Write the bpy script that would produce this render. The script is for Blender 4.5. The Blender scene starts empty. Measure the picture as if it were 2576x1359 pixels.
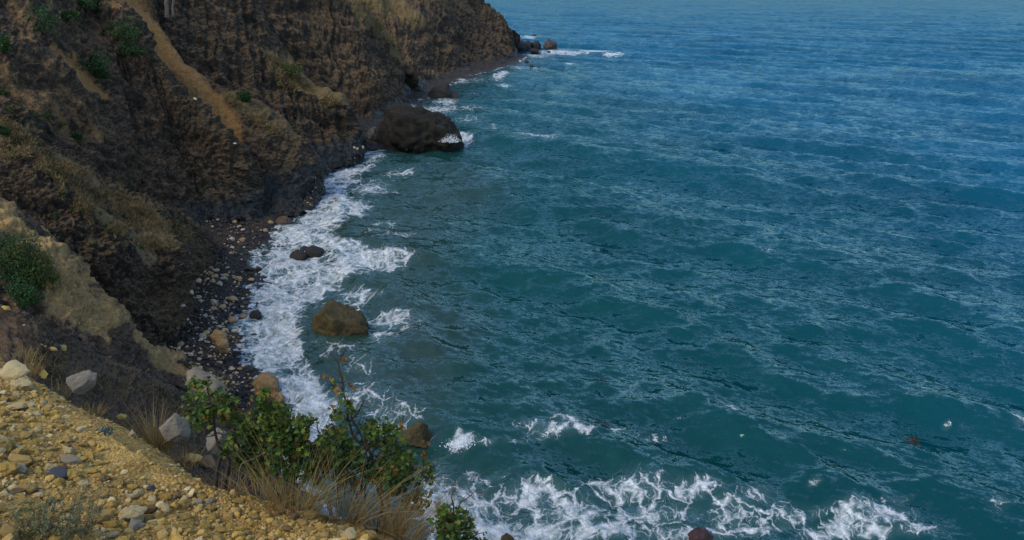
import bpy, bmesh, math, random
import numpy as np
from mathutils import Vector, Matrix
from mathutils.bvhtree import BVHTree

rng = np.random.default_rng(7)
random.seed(7)
SC = bpy.context.scene
COL = SC.collection

# ---------------------------------------------------------------- camera, light, exposure
H = 26.0                      # camera height above the sea
FPX = 2147.0                  # focal length in units of a 2576 px wide picture
HORIZON = -45.0               # row of the horizon in those units (just above the frame)
TH = math.atan((679.5 - HORIZON) / FPX)
cam_d = bpy.data.cameras.new('camera')
cam_d.sensor_width = 36.0
cam_d.lens = 36.0 * FPX / 2576.0
cam_d.clip_start = 0.1
cam_d.clip_end = 60000
cam = bpy.data.objects.new('camera', cam_d)
COL.objects.link(cam)
cam.location = (0, 0, H)
cam.rotation_euler = (math.pi / 2 - TH, 0, 0)
SC.camera = cam

SUN_EL, SUN_AZ = 46.0, -130.0   # degrees; azimuth measured from straight ahead, + to the right
wd = bpy.data.worlds.new('World')
SC.world = wd
wd.use_nodes = True
wn = wd.node_tree
wn.nodes.clear()
w_out = wn.nodes.new('ShaderNodeOutputWorld')
w_bg = wn.nodes.new('ShaderNodeBackground')
w_sky = wn.nodes.new('ShaderNodeTexSky')
w_sky.sky_type = 'NISHITA'
w_sky.sun_disc = False
w_sky.sun_elevation = math.radians(SUN_EL)
w_sky.sun_rotation = math.radians(SUN_AZ)
w_sky.air_density = 1.0
w_sky.dust_density = 0.4
w_sky.ozone_density = 6.0
w_hs = wn.nodes.new('ShaderNodeHueSaturation')
w_hs.inputs['Saturation'].default_value = 0.85
wn.links.new(w_sky.outputs[0], w_hs.inputs['Color'])
wn.links.new(w_hs.outputs[0], w_bg.inputs['Color'])
w_bg.inputs['Strength'].default_value = 0.125
wn.links.new(w_bg.outputs[0], w_out.inputs[0])

sun_d = bpy.data.lights.new('sun', 'SUN')
sun_d.energy = 1.25
sun_d.angle = math.radians(30)
sun_d.color = (1.0, 0.88, 0.66)
sun = bpy.data.objects.new('sun', sun_d)
COL.objects.link(sun)
_e, _a = math.radians(SUN_EL), math.radians(SUN_AZ)
_sd = Vector((math.sin(_a) * math.cos(_e), math.cos(_a) * math.cos(_e), math.sin(_e)))
sun.rotation_euler = _sd.to_track_quat('Z', 'Y').to_euler()
sun.location = (0, 60, 80)

SC.view_settings.view_transform = 'Standard'
SC.view_settings.look = 'None'
SC.view_settings.gamma = 1.0
SC.view_settings.use_curve_mapping = False
SC.view_settings.exposure = 1.08

# ---------------------------------------------------------------- numbers
def U(px, py, Y):
    """photo point (2576 px units) at horizontal distance Y -> world"""
    px = np.asarray(px, float); py = np.asarray(py, float); Y = np.asarray(Y, float)
    b = (py - 679.5) / FPX
    dy = math.cos(TH) - b * math.sin(TH)
    dz = -math.sin(TH) - b * math.cos(TH)
    dx = (px - 1288.0) / FPX
    return np.stack(np.broadcast_arrays(dx / dy * Y, Y, H + dz / dy * Y), -1)

def sea_pt(px, py, z=0.0):
    dep = TH + np.arctan((np.asarray(py, float) - 679.5) / FPX)
    return U(px, py, (H - z) / np.tan(dep))

def proj(P):
    P = np.asarray(P, float)
    x, y, z = P[..., 0], P[..., 1], P[..., 2] - H
    f = y * math.cos(TH) - z * math.sin(TH)
    u = y * math.sin(TH) + z * math.cos(TH)
    f = np.where(f < 0.01, 0.01, f)
    return 1288 + x / f * FPX, 679.5 - u / f * FPX

def sstep(a, b, x):
    t = np.clip((x - a) / (b - a), 0, 1)
    return t * t * (3 - 2 * t)

def _hash(ix, iy, iz, seed):
    h = (ix.astype(np.uint32) * np.uint32(374761393) + iy.astype(np.uint32) * np.uint32(668265263)
         + iz.astype(np.uint32) * np.uint32(2147483647) + np.uint32(seed * 1013904223 & 0xffffffff))
    h = (h ^ (h >> np.uint32(13))) * np.uint32(1274126177)
    h = (h ^ (h >> np.uint32(16))) * np.uint32(2246822519)
    return h ^ (h >> np.uint32(15))

def _h01(ix, iy, iz, seed):
    return _hash(ix, iy, iz, seed).astype(np.float64) / 4294967295.0

def noise3(P, seed=0):
    """smooth value/gradient noise, about -1..1"""
    P = np.asarray(P, float)
    f = np.floor(P); i = f.astype(np.int64); t = P - f
    w = t * t * t * (t * (t * 6 - 15) + 10)
    out = 0
    for dx in (0, 1):
        for dy in (0, 1):
            for dz in (0, 1):
                hh = _hash(i[..., 0] + dx, i[..., 1] + dy, i[..., 2] + dz, seed)
                gx = (hh & np.uint32(1023)).astype(float) / 511.5 - 1
                gy = ((hh >> np.uint32(10)) & np.uint32(1023)).astype(float) / 511.5 - 1
                gz = ((hh >> np.uint32(20)) & np.uint32(1023)).astype(float) / 511.5 - 1
                g = gx * (t[..., 0] - dx) + gy * (t[..., 1] - dy) + gz * (t[..., 2] - dz)
                ww = (w[..., 0] if dx else 1 - w[..., 0]) * (w[..., 1] if dy else 1 - w[..., 1]) * (w[..., 2] if dz else 1 - w[..., 2])
                out = out + g * ww
    return out * 1.4

def fbm(P, octv=4, seed=0, gain=0.5, lac=2.03, ridged=False):
    P = np.asarray(P, float)
    a, s, out = 1.0, 1.0, 0
    for o in range(octv):
        n = noise3(P * s + o * 17.3, seed + o)
        if ridged:
            n = 1 - 2 * np.abs(n)
        out = out + a * n
        a *= gain; s *= lac
    return out

def worley(P, seed=0):
    """distance to the nearest and second nearest feature point and the cell's random number"""
    P = np.asarray(P, float)
    f = np.floor(P); i = f.astype(np.int64); t = P - f
    d1 = np.full(P.shape[:-1], 9.0); d2 = d1.copy(); cid = np.zeros(P.shape[:-1])
    for dx in (-1, 0, 1):
        for dy in (-1, 0, 1):
            for dz in (-1, 0, 1):
                a, b, c = i[..., 0] + dx, i[..., 1] + dy, i[..., 2] + dz
                qx = dx + _h01(a, b, c, seed) - t[..., 0]
                qy = dy + _h01(a, b, c, seed + 11) - t[..., 1]
                qz = dz + _h01(a, b, c, seed + 23) - t[..., 2]
                d = np.sqrt(qx * qx + qy * qy + qz * qz)
                near = d < d1
                d2 = np.where(near, d1, np.minimum(d2, d))
                cid = np.where(near, _h01(a, b, c, seed + 37), cid)
                d1 = np.where(near, d, d1)
    return d1, d2, cid

def seg_dist(px, py, pts):
    """distance from points to a polyline, and the position 0..1 along it"""
    best = np.full(np.shape(px), 1e9); pos = np.zeros(np.shape(px))
    n = len(pts) - 1
    for k in range(n):
        ax, ay = pts[k][:2]; bx, by = pts[k + 1][:2]
        vx, vy = bx - ax, by - ay
        t = np.clip(((px - ax) * vx + (py - ay) * vy) / (vx * vx + vy * vy + 1e-9), 0, 1)
        d = np.hypot(px - ax - t * vx, py - ay - t * vy)
        m = d < best
        best = np.where(m, d, best); pos = np.where(m, (k + t) / n, pos)
    return best, pos

def in_poly(px, py, poly):
    px = np.asarray(px, float); py = np.asarray(py, float)
    ins = np.zeros(px.shape, bool)
    n = len(poly)
    for k in range(n):
        x1, y1 = poly[k][:2]; x2, y2 = poly[(k + 1) % n][:2]
        c = ((y1 > py) != (y2 > py)) & (px < (x2 - x1) * (py - y1) / (y2 - y1 + 1e-12) + x1)
        ins ^= c
    return ins

def poly_mask(px, py, poly, soft):
    """1 inside a polygon, falling to 0 within soft px outside and rising over soft px inside"""
    d, _ = seg_dist(px, py, list(poly) + [poly[0]])
    s = np.where(in_poly(px, py, poly), d, -d)
    return sstep(-soft, soft, s)

def catmull(A, n, axis):
    """resample control points along an axis with a Catmull-Rom spline"""
    A = np.moveaxis(np.asarray(A, float), axis, 0)
    m = len(A)
    ext = np.concatenate([2 * A[:1] - A[1:2], A, 2 * A[-1:] - A[-2:-1]], 0)
    u = np.linspace(0, m - 1, n)
    k = np.minimum(u.astype(int), m - 2); t = (u - k).reshape((-1,) + (1,) * (A.ndim - 1))
    p0, p1, p2, p3 = ext[k], ext[k + 1], ext[k + 2], ext[k + 3]
    r = 0.5 * (2 * p1 + (p2 - p0) * t + (2 * p0 - 5 * p1 + 4 * p2 - p3) * t ** 2 + (3 * p1 - p0 - 3 * p2 + p3) * t ** 3)
    return np.moveaxis(r, 0, axis)

# ---------------------------------------------------------------- mesh helpers
def mesh_np(name, V, F, mats, smooth=True, midx=None, attrs=None):
    """mesh from arrays; F is an (n,k) array or a list of such arrays"""
    V = np.asarray(V, np.float32).reshape(-1, 3)
    Fs = F if isinstance(F, list) else [F]
    Fs = [np.asarray(f, np.int32) for f in Fs if len(f)]
    me = bpy.data.meshes.new(name)
    nl = sum(f.size for f in Fs); npoly = sum(len(f) for f in Fs)
    me.vertices.add(len(V)); me.loops.add(nl); me.polygons.add(npoly)
    me.vertices.foreach_set('co', V.ravel())
    me.loops.foreach_set('vertex_index', np.concatenate([f.ravel() for f in Fs]))
    tot = np.concatenate([np.full(len(f), f.shape[1], np.int32) for f in Fs])
    st = np.concatenate([[0], np.cumsum(tot)[:-1]]).astype(np.int32)
    me.polygons.foreach_set('loop_start', st)
    me.polygons.foreach_set('loop_total', tot)
    me.polygons.foreach_set('use_smooth', np.full(npoly, smooth, bool))
    for m in mats:
        me.materials.append(m)
    if midx is not None:
        me.polygons.foreach_set('material_index', np.asarray(midx, np.int32))
    me.update(calc_edges=True)
    for k, a in (attrs or {}).items():
        a = np.asarray(a, np.float32)
        if a.ndim == 1:
            at = me.attributes.new(k, 'FLOAT', 'POINT'); at.data.foreach_set('value', a)
        else:
            at = me.attributes.new(k, 'FLOAT_COLOR', 'POINT')
            if a.shape[1] == 3:
                a = np.concatenate([a, np.ones((len(a), 1), np.float32)], 1)
            at.data.foreach_set('color', a.ravel())
    me.validate()
    return me

def link(name, data, parent=None, label=None, cat=None, group=None, kind=None, loc=None):
    o = bpy.data.objects.new(name, data)
    COL.objects.link(o)
    if loc is not None:
        o.location = loc
    if parent is not None:
        o.parent = parent
    for k, v in (('label', label), ('category', cat), ('group', group), ('kind', kind)):
        if v:
            o[k] = v
    return o

def grid_faces(nu, nv):
    i = np.arange(nu - 1)[:, None] * nv + np.arange(nv - 1)[None, :]
    i = i.ravel()
    return np.stack([i, i + nv, i + nv + 1, i + 1], 1)

def normals_of(G):
    du = np.gradient(G, axis=0); dv = np.gradient(G, axis=1)
    n = np.cross(du, dv)
    return n / (np.linalg.norm(n, axis=-1, keepdims=True) + 1e-9)

# ---------------------------------------------------------------- material helpers
class NT:
    def __init__(s, mat):
        s.t = mat.node_tree; s.n = s.t.nodes; s.l = s.t.links
    def new(s, typ, **kw):
        nd = s.n.new('ShaderNode' + typ)
        for k, v in kw.items():
            setattr(nd, k, v)
        return nd
    def set(s, sock, v):
        if hasattr(v, 'is_output') or isinstance(v, bpy.types.NodeSocket):
            s.l.new(v, sock)
        else:
            sock.default_value = v
    def math(s, op, a, b=0.0, clamp=False):
        nd = s.new('Math', operation=op, use_clamp=clamp)
        s.set(nd.inputs[0], a); s.set(nd.inputs[1], b)
        return nd.outputs[0]
    def mix(s, f, a, b, blend='MIX'):
        nd = s.new('Mix', data_type='RGBA', blend_type=blend)
        s.set(nd.inputs[0], f)
        s.set(nd.inputs[6], a if not isinstance(a, tuple) else (*a[:3], 1)); s.set(nd.inputs[7], b if not isinstance(b, tuple) else (*b[:3], 1))
        return nd.outputs[2]
    def ramp(s, f, lo, hi):
        nd = s.new('MapRange', interpolation_type='SMOOTHSTEP')
        s.set(nd.inputs['Value'], f); s.set(nd.inputs['From Min'], lo); s.set(nd.inputs['From Max'], hi)
        return nd.outputs[0]
    def noise(s, vec, scale, detail=4.0, rough=0.55, dist=0.0):
        nd = s.new('TexNoise')
        if vec is not None: s.l.new(vec, nd.inputs['Vector'])
        nd.inputs['Scale'].default_value = scale; nd.inputs['Detail'].default_value = detail
        nd.inputs['Roughness'].default_value = rough; nd.inputs['Distortion'].default_value = dist
        return nd.outputs['Fac']
    def voro(s, vec, scale, feature='F1', out='Distance'):
        nd = s.new('TexVoronoi', feature=feature)
        if vec is not None: s.l.new(vec, nd.inputs['Vector'])
        nd.inputs['Scale'].default_value = scale
        return nd.outputs[out]
    def scale(s, vec, sc, rot=0.0):
        nd = s.new('Mapping')
        s.l.new(vec, nd.inputs['Vector'])
        nd.inputs['Scale'].default_value = sc
        nd.inputs['Rotation'].default_value = (0, 0, rot)
        return nd.outputs[0]
    def attr(s, name):
        return s.new('Attribute', attribute_name=name)
    def bump(s, h, dist, strength=1.0, normal=None):
        nd = s.new('Bump')
        s.set(nd.inputs['Height'], h); nd.inputs['Distance'].default_value = dist
        s.set(nd.inputs['Strength'], strength)
        if normal is not None: s.l.new(normal, nd.inputs['Normal'])
        return nd.outputs[0]
    def sep(s, c):
        nd = s.new('SeparateColor'); s.l.new(c, nd.inputs[0]); return nd.outputs

def new_mat(name):
    m = bpy.data.materials.new(name); m.use_nodes = True
    t = NT(m)
    return m, t, t.n['Principled BSDF']

def rock_mat(name, ca, cb, cc, scale=1.0, bump=0.02, rough=0.9, coords='Object', wet=None, vary=0.0):
    """mottled stone: two body colours, a third in patches, grain and pits"""
    m, t, p = new_mat(name)
    tc = t.new('TexCoord'); v = tc.outputs[coords]
    oi = t.new('ObjectInfo')
    ad = t.new('VectorMath', operation='ADD')
    t.l.new(v, ad.inputs[0])
    sc = t.new('VectorMath', operation='SCALE'); t.l.new(oi.outputs['Location'], sc.inputs[0]); sc.inputs['Scale'].default_value = 1.7
    t.l.new(sc.outputs[0], ad.inputs[1]); v = ad.outputs[0]
    n1 = t.noise(v, 1.6 * scale, 6, 0.62); n2 = t.noise(v, 6 * scale, 5, 0.65); n3 = t.noise(v, 30 * scale, 4, 0.7)
    c = t.mix(t.ramp(n1, 0.38, 0.62), ca, cb)
    c = t.mix(t.math('MULTIPLY', t.ramp(n2, 0.52, 0.68), 0.75), c, cc)
    c = t.mix(0.35, c, t.mix(t.ramp(n3, 0.3, 0.7), (0.25, 0.25, 0.25), (1, 1, 1)), 'MULTIPLY')
    if vary:
        hs = t.new('HueSaturation'); t.l.new(c, hs.inputs['Color'])
        t.set(hs.inputs['Value'], t.math('ADD', t.math('MULTIPLY', oi.outputs['Random'], 2 * vary), 1 - vary))
        c = hs.outputs[0]
    t.l.new(c, p.inputs['Base Color'])
    p.inputs['Roughness'].default_value = rough
    p.inputs['Specular IOR Level'].default_value = 0.25
    hgt = t.math('ADD', t.math('MULTIPLY', n2, 0.7), t.math('MULTIPLY', n3, 0.3))
    t.l.new(t.bump(hgt, bump, 1.0), p.inputs['Normal'])
    return m

# ---------------------------------------------------------------- the sea
def wave_field(X, Y, cell):
    """sum of short-crested waves; returns displacement dx, dy, dz"""
    r = np.random.default_rng(21)
    dx = np.zeros_like(X); dy = np.zeros_like(X); dz = np.zeros_like(X)
    main = math.atan2(-0.80, -0.60)
    n = 96
    for k in range(n):
        L = 0.9 * (38.0 / 0.9) ** ((k + r.random()) / n)
        spread = 0.17 if L > 8 else (0.46 if L > 3.5 else 0.75)
        th = main + r.normal() * spread
        steep = 0.018 if L > 14 else (0.030 if L > 8 else (0.036 if L > 2.8 else 0.024))
        A = steep * L / math.pi / 1.6
        kx, ky = math.cos(th) * 2 * math.pi / L, math.sin(th) * 2 * math.pi / L
        ph = kx * X + ky * Y + r.random() * 6.283
        att = sstep(1.2, 2.8, L / cell)
        A = A * att
        c, s = np.cos(ph), np.sin(ph)
        dz += A * c
        q = .5
        dx -= q * A * s * math.cos(th); dy -= q * A * s * math.sin(th)
    return dx, dy, dz

# photo outlines of foam: (px, py, rx, ry, density), a dense apron, crest ridges
WATERLINE = [(1330, 140), (1305, 156), (1240, 178), (1170, 195), (1140, 213), (1100, 224), (1085, 243), (1045, 254), (1038, 272),
             (1000, 330), (965, 378), (925, 392), (890, 404), (880, 414), (815, 430), (797, 445), (790, 500), (780, 522), (738, 546),
             (706, 572), (668, 602), (645, 640), (638, 690), (618, 760), (600, 830), (606, 900), (622, 960), (640, 1005),
             (660, 1060), (700, 1130), (760, 1230), (860, 1350), (900, 1480)]
APRON = [(960, 385), (900, 400), (800, 438), (790, 500), (738, 550), (680, 590), (640, 690), (610, 780), (606, 850), (640, 905), (600, 960), (650, 1060), (720, 1140),
         (800, 1110), (850, 1060), (850, 1000), (800, 940), (760, 890), (750, 830), (780, 770), (860, 720), (930, 680), (960, 640), (880, 610), (840, 590),
         (880, 550), (885, 500), (880, 470), (930, 430), (975, 400)]
BLOBS = [
    (960, 650, 70, 22, .75), (900, 680, 60, 22, .6), (900, 745, 60, 20, .62), (850, 770, 60, 24, .55), (980, 805, 85, 22, .62), (1010, 830, 55, 16, .5), (960, 850, 45, 20, .55),
    (930, 470, 60, 20, .6), (1000, 440, 60, 14, .5), (890, 520, 50, 30, .62), (850, 880, 90, 30, .42), (900, 1000, 90, 50, .5), (980, 1040, 80, 40, .55),
    (900, 930, 60, 30, .42), (1060, 1090, 50, 30, .35), (960, 590, 60, 22, .4), (700, 800, 60, 80, .8), (1020, 590, 40, 12, .4), (970, 560, 40, 14, .42),
    (1155, 1115, 34, 18, .95), (1145, 1100, 14, 18, .95), (1200, 1120, 60, 10, .5), (1290, 1115, 50, 10, .4), (1390, 1090, 90, 26, .57), (1460, 1085, 50, 22, .62), (1430, 1060, 70, 14, .5), (1560, 1095, 30, 16, .5), (1330, 1075, 50, 20, .5),
    (1640, 1105, 50, 10, .42), (1845, 1045, 28, 16, .45), (2385, 1062, 14, 7, .5), (1930, 640, 40, 8, .38),
    (1150, 1290, 110, 90, .78), (1230, 1330, 130, 50, .8), (1330, 1240, 120, 40, .6), (1420, 1290, 130, 50, .62), (1580, 1230, 130, 40, .58), (1650, 1290, 150, 40, .58),
    (1750, 1240, 110, 30, .55), (1840, 1300, 90, 50, .58), (1900, 1250, 60, 30, .5), (1530, 1340, 150, 30, .6), (1730, 1345, 150, 25, .6), (1950, 1330, 80, 20, .5), (1100, 1210, 60, 50, .6), (1210, 1190, 70, 20, .42),
    (1340, 1340, 120, 40, .75), (1985, 1300, 70, 36, .54), (2060, 1345, 70, 26, .60), (1460, 1345, 90, 30, .66), (2060, 1290, 50, 20, .46), (1900, 1345, 60, 20, .55), (2040, 1235, 22, 10, .5), (2150, 1290, 60, 22, .72), (2210, 1310, 90, 30, .66), (2120, 1330, 60, 30, .78), (2300, 1345, 90, 22, .55),
    (2190, 1345, 60, 20, .7), (2250, 1270, 50, 10, .45), (2510, 1290, 40, 40, .34), (2330, 980, 30, 5, .4), (2560, 1060, 20, 24, .4),
    (1240, 318, 18, 6, .5), (1350, 340, 60, 10, .55), (1160, 352, 26, 12, .75), (1135, 352, 16, 16, .85), (1180, 300, 50, 12, .45), (1110, 275, 60, 14, .6), (1075, 285, 30, 16, .6), (1180, 270, 60, 10, .42), (1120, 255, 40, 10, .62),
    (1500, 131, 45, 4, .75), (1545, 138, 30, 4, .8), (1440, 134, 60, 4, .6), (1400, 132, 60, 5, .6), (1435, 161, 16, 3, .75), (1265, 186, 18, 7, .8), (1255, 192, 20, 5, .7), (1270, 218, 12, 6, .7), (1265, 215, 24, 4, .5),
    (1350, 170, 34, 6, .45), (1300, 170, 30, 8, .45), (1230, 200, 60, 10, .35), (1340, 140, 60, 7, .55), (1330, 94, 26, 3, .6), (1300, 91, 30, 3, .5), (1405, 122, 16, 4, .6), (1240, 240, 60, 10, .3), (1190, 235, 20, 5, .5), (1340, 115, 30, 6, .5), (1500, 252, 40, 5, .3),
    (1200, 200, 40, 12, .4), (1160, 205, 30, 10, .5), (1700, 1060, 12, 5, .4), (2345, 690, 12, 4, .45), (1430, 570, 30, 5, .3), (1800, 865, 30, 8, .35), (1180, 1180, 24, 16, .5),
]
# breaking or steep swells: polyline, height, half width in metres
CRESTS = [([(835, 600), (850, 660), (880, 700), (890, 720)], .45, 1.5), ([(880, 560), (870, 620), (930, 605), (965, 580)], .35, 1.3),
          ([(930, 735), (990, 745), (1060, 830), (1080, 900)], .45, 2.2),
          ([(1020, 905), (1090, 860), (1130, 810)], .4, 2.0), ([(1180, 1140), (1150, 1110), (1130, 1085)], .3, .9), ([(1960, 1200), (2040, 1240), (2110, 1265), (2180, 1265)], .45, 2.0),
          ([(1540, 445), (1700, 480), (1850, 530), (2000, 560)], .5, 3.0), ([(1230, 320), (1300, 345), (1420, 365)], .5, 2.5), ([(1300, 430), (1420, 455), (1560, 480), (1640, 520)], .55, 3.0),
          ([(840, 455), (850, 500), (870, 545)], .5, 1.2), ([(1500, 980), (1640, 1010), (1800, 1060), (1950, 1120)], .2, 2.4), ([(1650, 700), (1850, 740), (2050, 800), (2300, 860)], .5, 3.0),
          ([(1250, 740), (1420, 790), (1560, 830), (1750, 850)], .35, 2.4), ([(2100, 930), (2300, 980), (2500, 1040)], .4, 2.4), ([(1700, 1190), (1840, 1180), (1960, 1215)], .4, 1.6)]

def build_sea():
    py = np.concatenate([np.arange(1560, 1400, -5.0), np.arange(1400, 170, -2.6), np.arange(170, -20, -.75), np.arange(-20, -44.3, -.5)])
    dep = TH + np.arctan((py - 679.5) / FPX)
    Yr = H / np.tan(dep)
    Yr = np.concatenate([Yr, [60000.0]])
    a = np.concatenate([np.linspace(-1.6, -.42, 40)[:-1], np.arange(-.42, .655, .00158), np.linspace(.655, 1.6, 50)[1:]])
    Yg, ag = np.meshgrid(Yr, a, indexing='ij')
    Xg = ag * np.sqrt(Yg ** 2 + H ** 2) * 1.0
    cellY = np.abs(np.gradient(Yr))[:, None] * np.ones_like(ag)
    cellX = np.abs(np.gradient(Xg, axis=1))
    cell = np.maximum(cellX, cellY * .8)
    P0 = np.stack([Xg, Yg, np.zeros_like(Xg)], -1)
    qx, qy = proj(P0)
    # distance in metres from the waterline
    wl = [tuple(sea_pt(x, y)[:2]) for x, y in WATERLINE]
    near = (Yg < 420) & (Xg < 60)
    dsh = np.full(Xg.shape, 99.0)
    dd, _ = seg_dist(Xg[near], Yg[near], wl)
    dsh[near] = dd
    calm = .4 + .6 * sstep(0.5, 14.0, dsh)
    dx, dy, dz = wave_field(Xg, Yg, cell)
    V = P0.copy()
    V[..., 0] += dx * calm; V[..., 1] += dy * calm; V[..., 2] += dz * calm
    # swells that stand up before they break
    wob = fbm(np.stack([Xg * .15, Yg * .15, Xg * 0], -1), 3, 5)
    for pts, h, w in CRESTS:
        wp = [tuple(sea_pt(x, y)[:2]) for x, y in pts]
        cx = np.mean([p[0] for p in wp]); cy = np.mean([p[1] for p in wp])
        m = (np.hypot(Xg - cx, Yg - cy) < 80) & (Yg < 400)
        d, pos = seg_dist(Xg[m], Yg[m] + wob[m] * 1.2, wp)
        env = sstep(0, .25, pos) * sstep(1, .75, pos)
        V[..., 2][m] += .62 * h * env * np.exp(-(d / w) ** 2) * (1 + .5 * wob[m])
    # foam density
    wx = qx + 10 * fbm(np.stack([Xg * .35, Yg * .35, Xg * 0], -1), 3, 31) * np.clip(60 / Yg, .1, 1.2)
    wy = qy + 8 * fbm(np.stack([Xg * .35, Yg * .35, Xg * 0 + 7], -1), 3, 41) * np.clip(60 / Yg, .1, 1.2)
    foam = np.zeros(Xg.shape)
    sel = (qx > 500) & (qx < 2640) & (qy > 70) & (qy < 1500)
    sx, sy = wx[sel], wy[sel]
    f = np.zeros(sx.shape)
    for bx, by, rx, ry, dn in BLOBS:
        e = ((sx - bx) / rx) ** 2 + ((sy - by) / ry) ** 2
        f = np.maximum(f, min(.95, dn * (1.08 if by > 1170 else 1.06)) * np.exp(-e * .75))
    ap = poly_mask(sx, sy, APRON, 26)
    patch = fbm(np.stack([Xg[sel] * .3, Yg[sel] * .3, 0 * sx], -1), 4, 77)
    f = np.maximum(f, ap * (.70 + .30 * patch))
    band = np.exp(-(dsh[sel] / 1.0) ** 2) * .62
    f = np.maximum(f, band)
    foam[sel] = f
    V[..., 2] += foam * .22 * (fbm(np.stack([Xg * 1.6, Yg * 1.6, 0 * Xg], -1), 3, 9)) * (Yg < 200)
    # muddy shallows
    mud = np.exp(-np.maximum(dsh - 3, 0) / 7.0) * .55
    MUDP = [(890, 400), (1180, 400), (1250, 480), (1150, 600), (1120, 700), (1200, 800), (1180, 900), (1130, 1060), (1100, 1100), (700, 1100), (600, 800), (800, 440)]
    m2 = np.zeros(Xg.shape); m2[sel] = poly_mask(qx[sel], qy[sel], MUDP, 130)
    mud = np.clip(np.maximum(mud, m2 * .62), 0, 1)
    blue = sstep(-25, 95, Xg + .22 * Yg - 30)
    F = grid_faces(*Xg.shape)[:, ::-1]
    m, t, p = new_mat('sea_water')
    geo = t.new('NewGeometry'); pos = geo.outputs['Position']
    # body colour of the water
    big = t.noise(pos, .03, 3, .5)
    c = t.mix(t.attr('blue').outputs['Fac'], (.0006, .041, .038), (.0005, .072, .14))
    c = t.mix(t.math('MULTIPLY', t.ramp(big, .35, .7), .35), c, (.001, .022, .026))
    c = t.mix(t.attr('mud').outputs['Fac'], c, (.030, .040, .026))
    # air beaten into the water round the foam
    c = t.mix(t.math('MULTIPLY', t.ramp(t.attr('foam').outputs['Fac'], .12, .9), .75), c, (.075, .135, .135))
    # ripples
    flat = t.new('VectorMath', operation='MULTIPLY'); t.l.new(pos, flat.inputs[0]); flat.inputs[1].default_value = (1, 1, 0)
    fp = flat.outputs[0]
    rot = math.atan2(.80, .60)
    slope = None
    for fx, fy, kx, ky, da, det in ((.075, .03, .14, .06, 0, 2), (.22, .085, .34, .15, .1, 3), (.75, .30, .95, .42, -.12, 3), (2.4, 1.1, 1.35, .70, .2, 3), (8, 4.5, .85, .55, -.3, 2)):
        mp = t.new('Mapping', vector_type='TEXTURE'); t.l.new(fp, mp.inputs['Vector'])
        mp.inputs['Scale'].default_value = (1 / fx, 1 / fy, 1); mp.inputs['Rotation'].default_value = (0, 0, rot + da)
        nz = t.new('TexNoise'); t.l.new(mp.outputs[0], nz.inputs['Vector']); nz.inputs['Scale'].default_value = 1
        nz.inputs['Detail'].default_value = det; nz.inputs['Roughness'].default_value = .55; nz.inputs['Distortion'].default_value = .5
        ma = t.new('VectorMath', operation='MULTIPLY_ADD'); t.l.new(nz.outputs['Color'], ma.inputs[0])
        ma.inputs[1].default_value = (kx, ky, 0); ma.inputs[2].default_value = (-kx / 2, -ky / 2, 0)
        vr = t.new('VectorRotate', rotation_type='Z_AXIS'); t.l.new(ma.outputs[0], vr.inputs['Vector']); vr.inputs['Angle'].default_value = rot + da
        if slope is None: slope = vr.outputs[0]
        else:
            ad = t.new('VectorMath', operation='ADD'); t.l.new(slope, ad.inputs[0]); t.l.new(vr.outputs[0], ad.inputs[1]); slope = ad.outputs[0]
    # far out the mesh is too coarse for the smaller waves: their slope goes into the normal instead
    fs = t.new('VectorMath', operation='SCALE'); t.l.new(slope, fs.inputs[0]); t.l.new(t.attr('far').outputs['Fac'], fs.inputs['Scale']); slope = fs.outputs[0]
    ad = t.new('VectorMath', operation='ADD'); t.l.new(slope, ad.inputs[0]); t.l.new(geo.outputs['Normal'], ad.inputs[1])
    nn = t.new('VectorMath', operation='NORMALIZE'); t.l.new(ad.outputs[0], nn.inputs[0])
    nrm = nn.outputs[0]
    t.l.new(c, p.inputs['Base Color']); p.inputs['Roughness'].default_value = .6; p.inputs['Specular IOR Level'].default_value = 0.0
    t.l.new(nrm, p.inputs['Normal'])
    # waves hide each other's grazing faces, so a rough sea never mirrors the horizon fully
    fr = t.new('Fresnel'); fr.inputs['IOR'].default_value = 1.333; t.l.new(nrm, fr.inputs['Normal'])
    refl = t.math('DIVIDE', t.math('MULTIPLY', fr.outputs[0], 2.0), t.math('ADD', 1.0, t.math('MULTIPLY', fr.outputs[0], 7.6)))
    gust = t.math('ADD', t.noise(t.scale(fp, (.16, .06, 1)), 1, 5, .7), t.noise(t.scale(fp, (.03, .010, 1)), 1, 5, .75))
    gfac = t.math('ADD', .68, t.math('MULTIPLY', t.ramp(gust, .75, 1.25), .30))
    refl = t.math('MULTIPLY', refl, gfac)
    gl = t.new('BsdfGlossy'); gl.inputs['Roughness'].default_value = .10; gl.inputs['Color'].default_value = (.62, .93, .96, 1); t.l.new(nrm, gl.inputs['Normal'])
    wmix = t.new('MixShader'); t.l.new(refl, wmix.inputs[0]); t.l.new(p.outputs[0], wmix.inputs[1]); t.l.new(gl.outputs[0], wmix.inputs[2])
    # foam: cells of lace over a density field
    wv = t.new('TexNoise'); t.l.new(fp, wv.inputs['Vector']); wv.inputs['Scale'].default_value = .55; wv.inputs['Detail'].default_value = 4
    wsub = t.new('VectorMath', operation='MULTIPLY_ADD'); t.l.new(wv.outputs['Color'], wsub.inputs[0]); wsub.inputs[1].default_value = (2.0, 2.0, 0); t.l.new(fp, wsub.inputs[2])
    wv2 = t.new('TexNoise'); t.l.new(fp, wv2.inputs['Vector']); wv2.inputs['Scale'].default_value = 2.6; wv2.inputs['Detail'].default_value = 3
    wsub2 = t.new('VectorMath', operation='MULTIPLY_ADD'); t.l.new(wv2.outputs['Color'], wsub2.inputs[0]); wsub2.inputs[1].default_value = (.45, .45, 0); t.l.new(wsub.outputs[0], wsub2.inputs[2])
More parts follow.
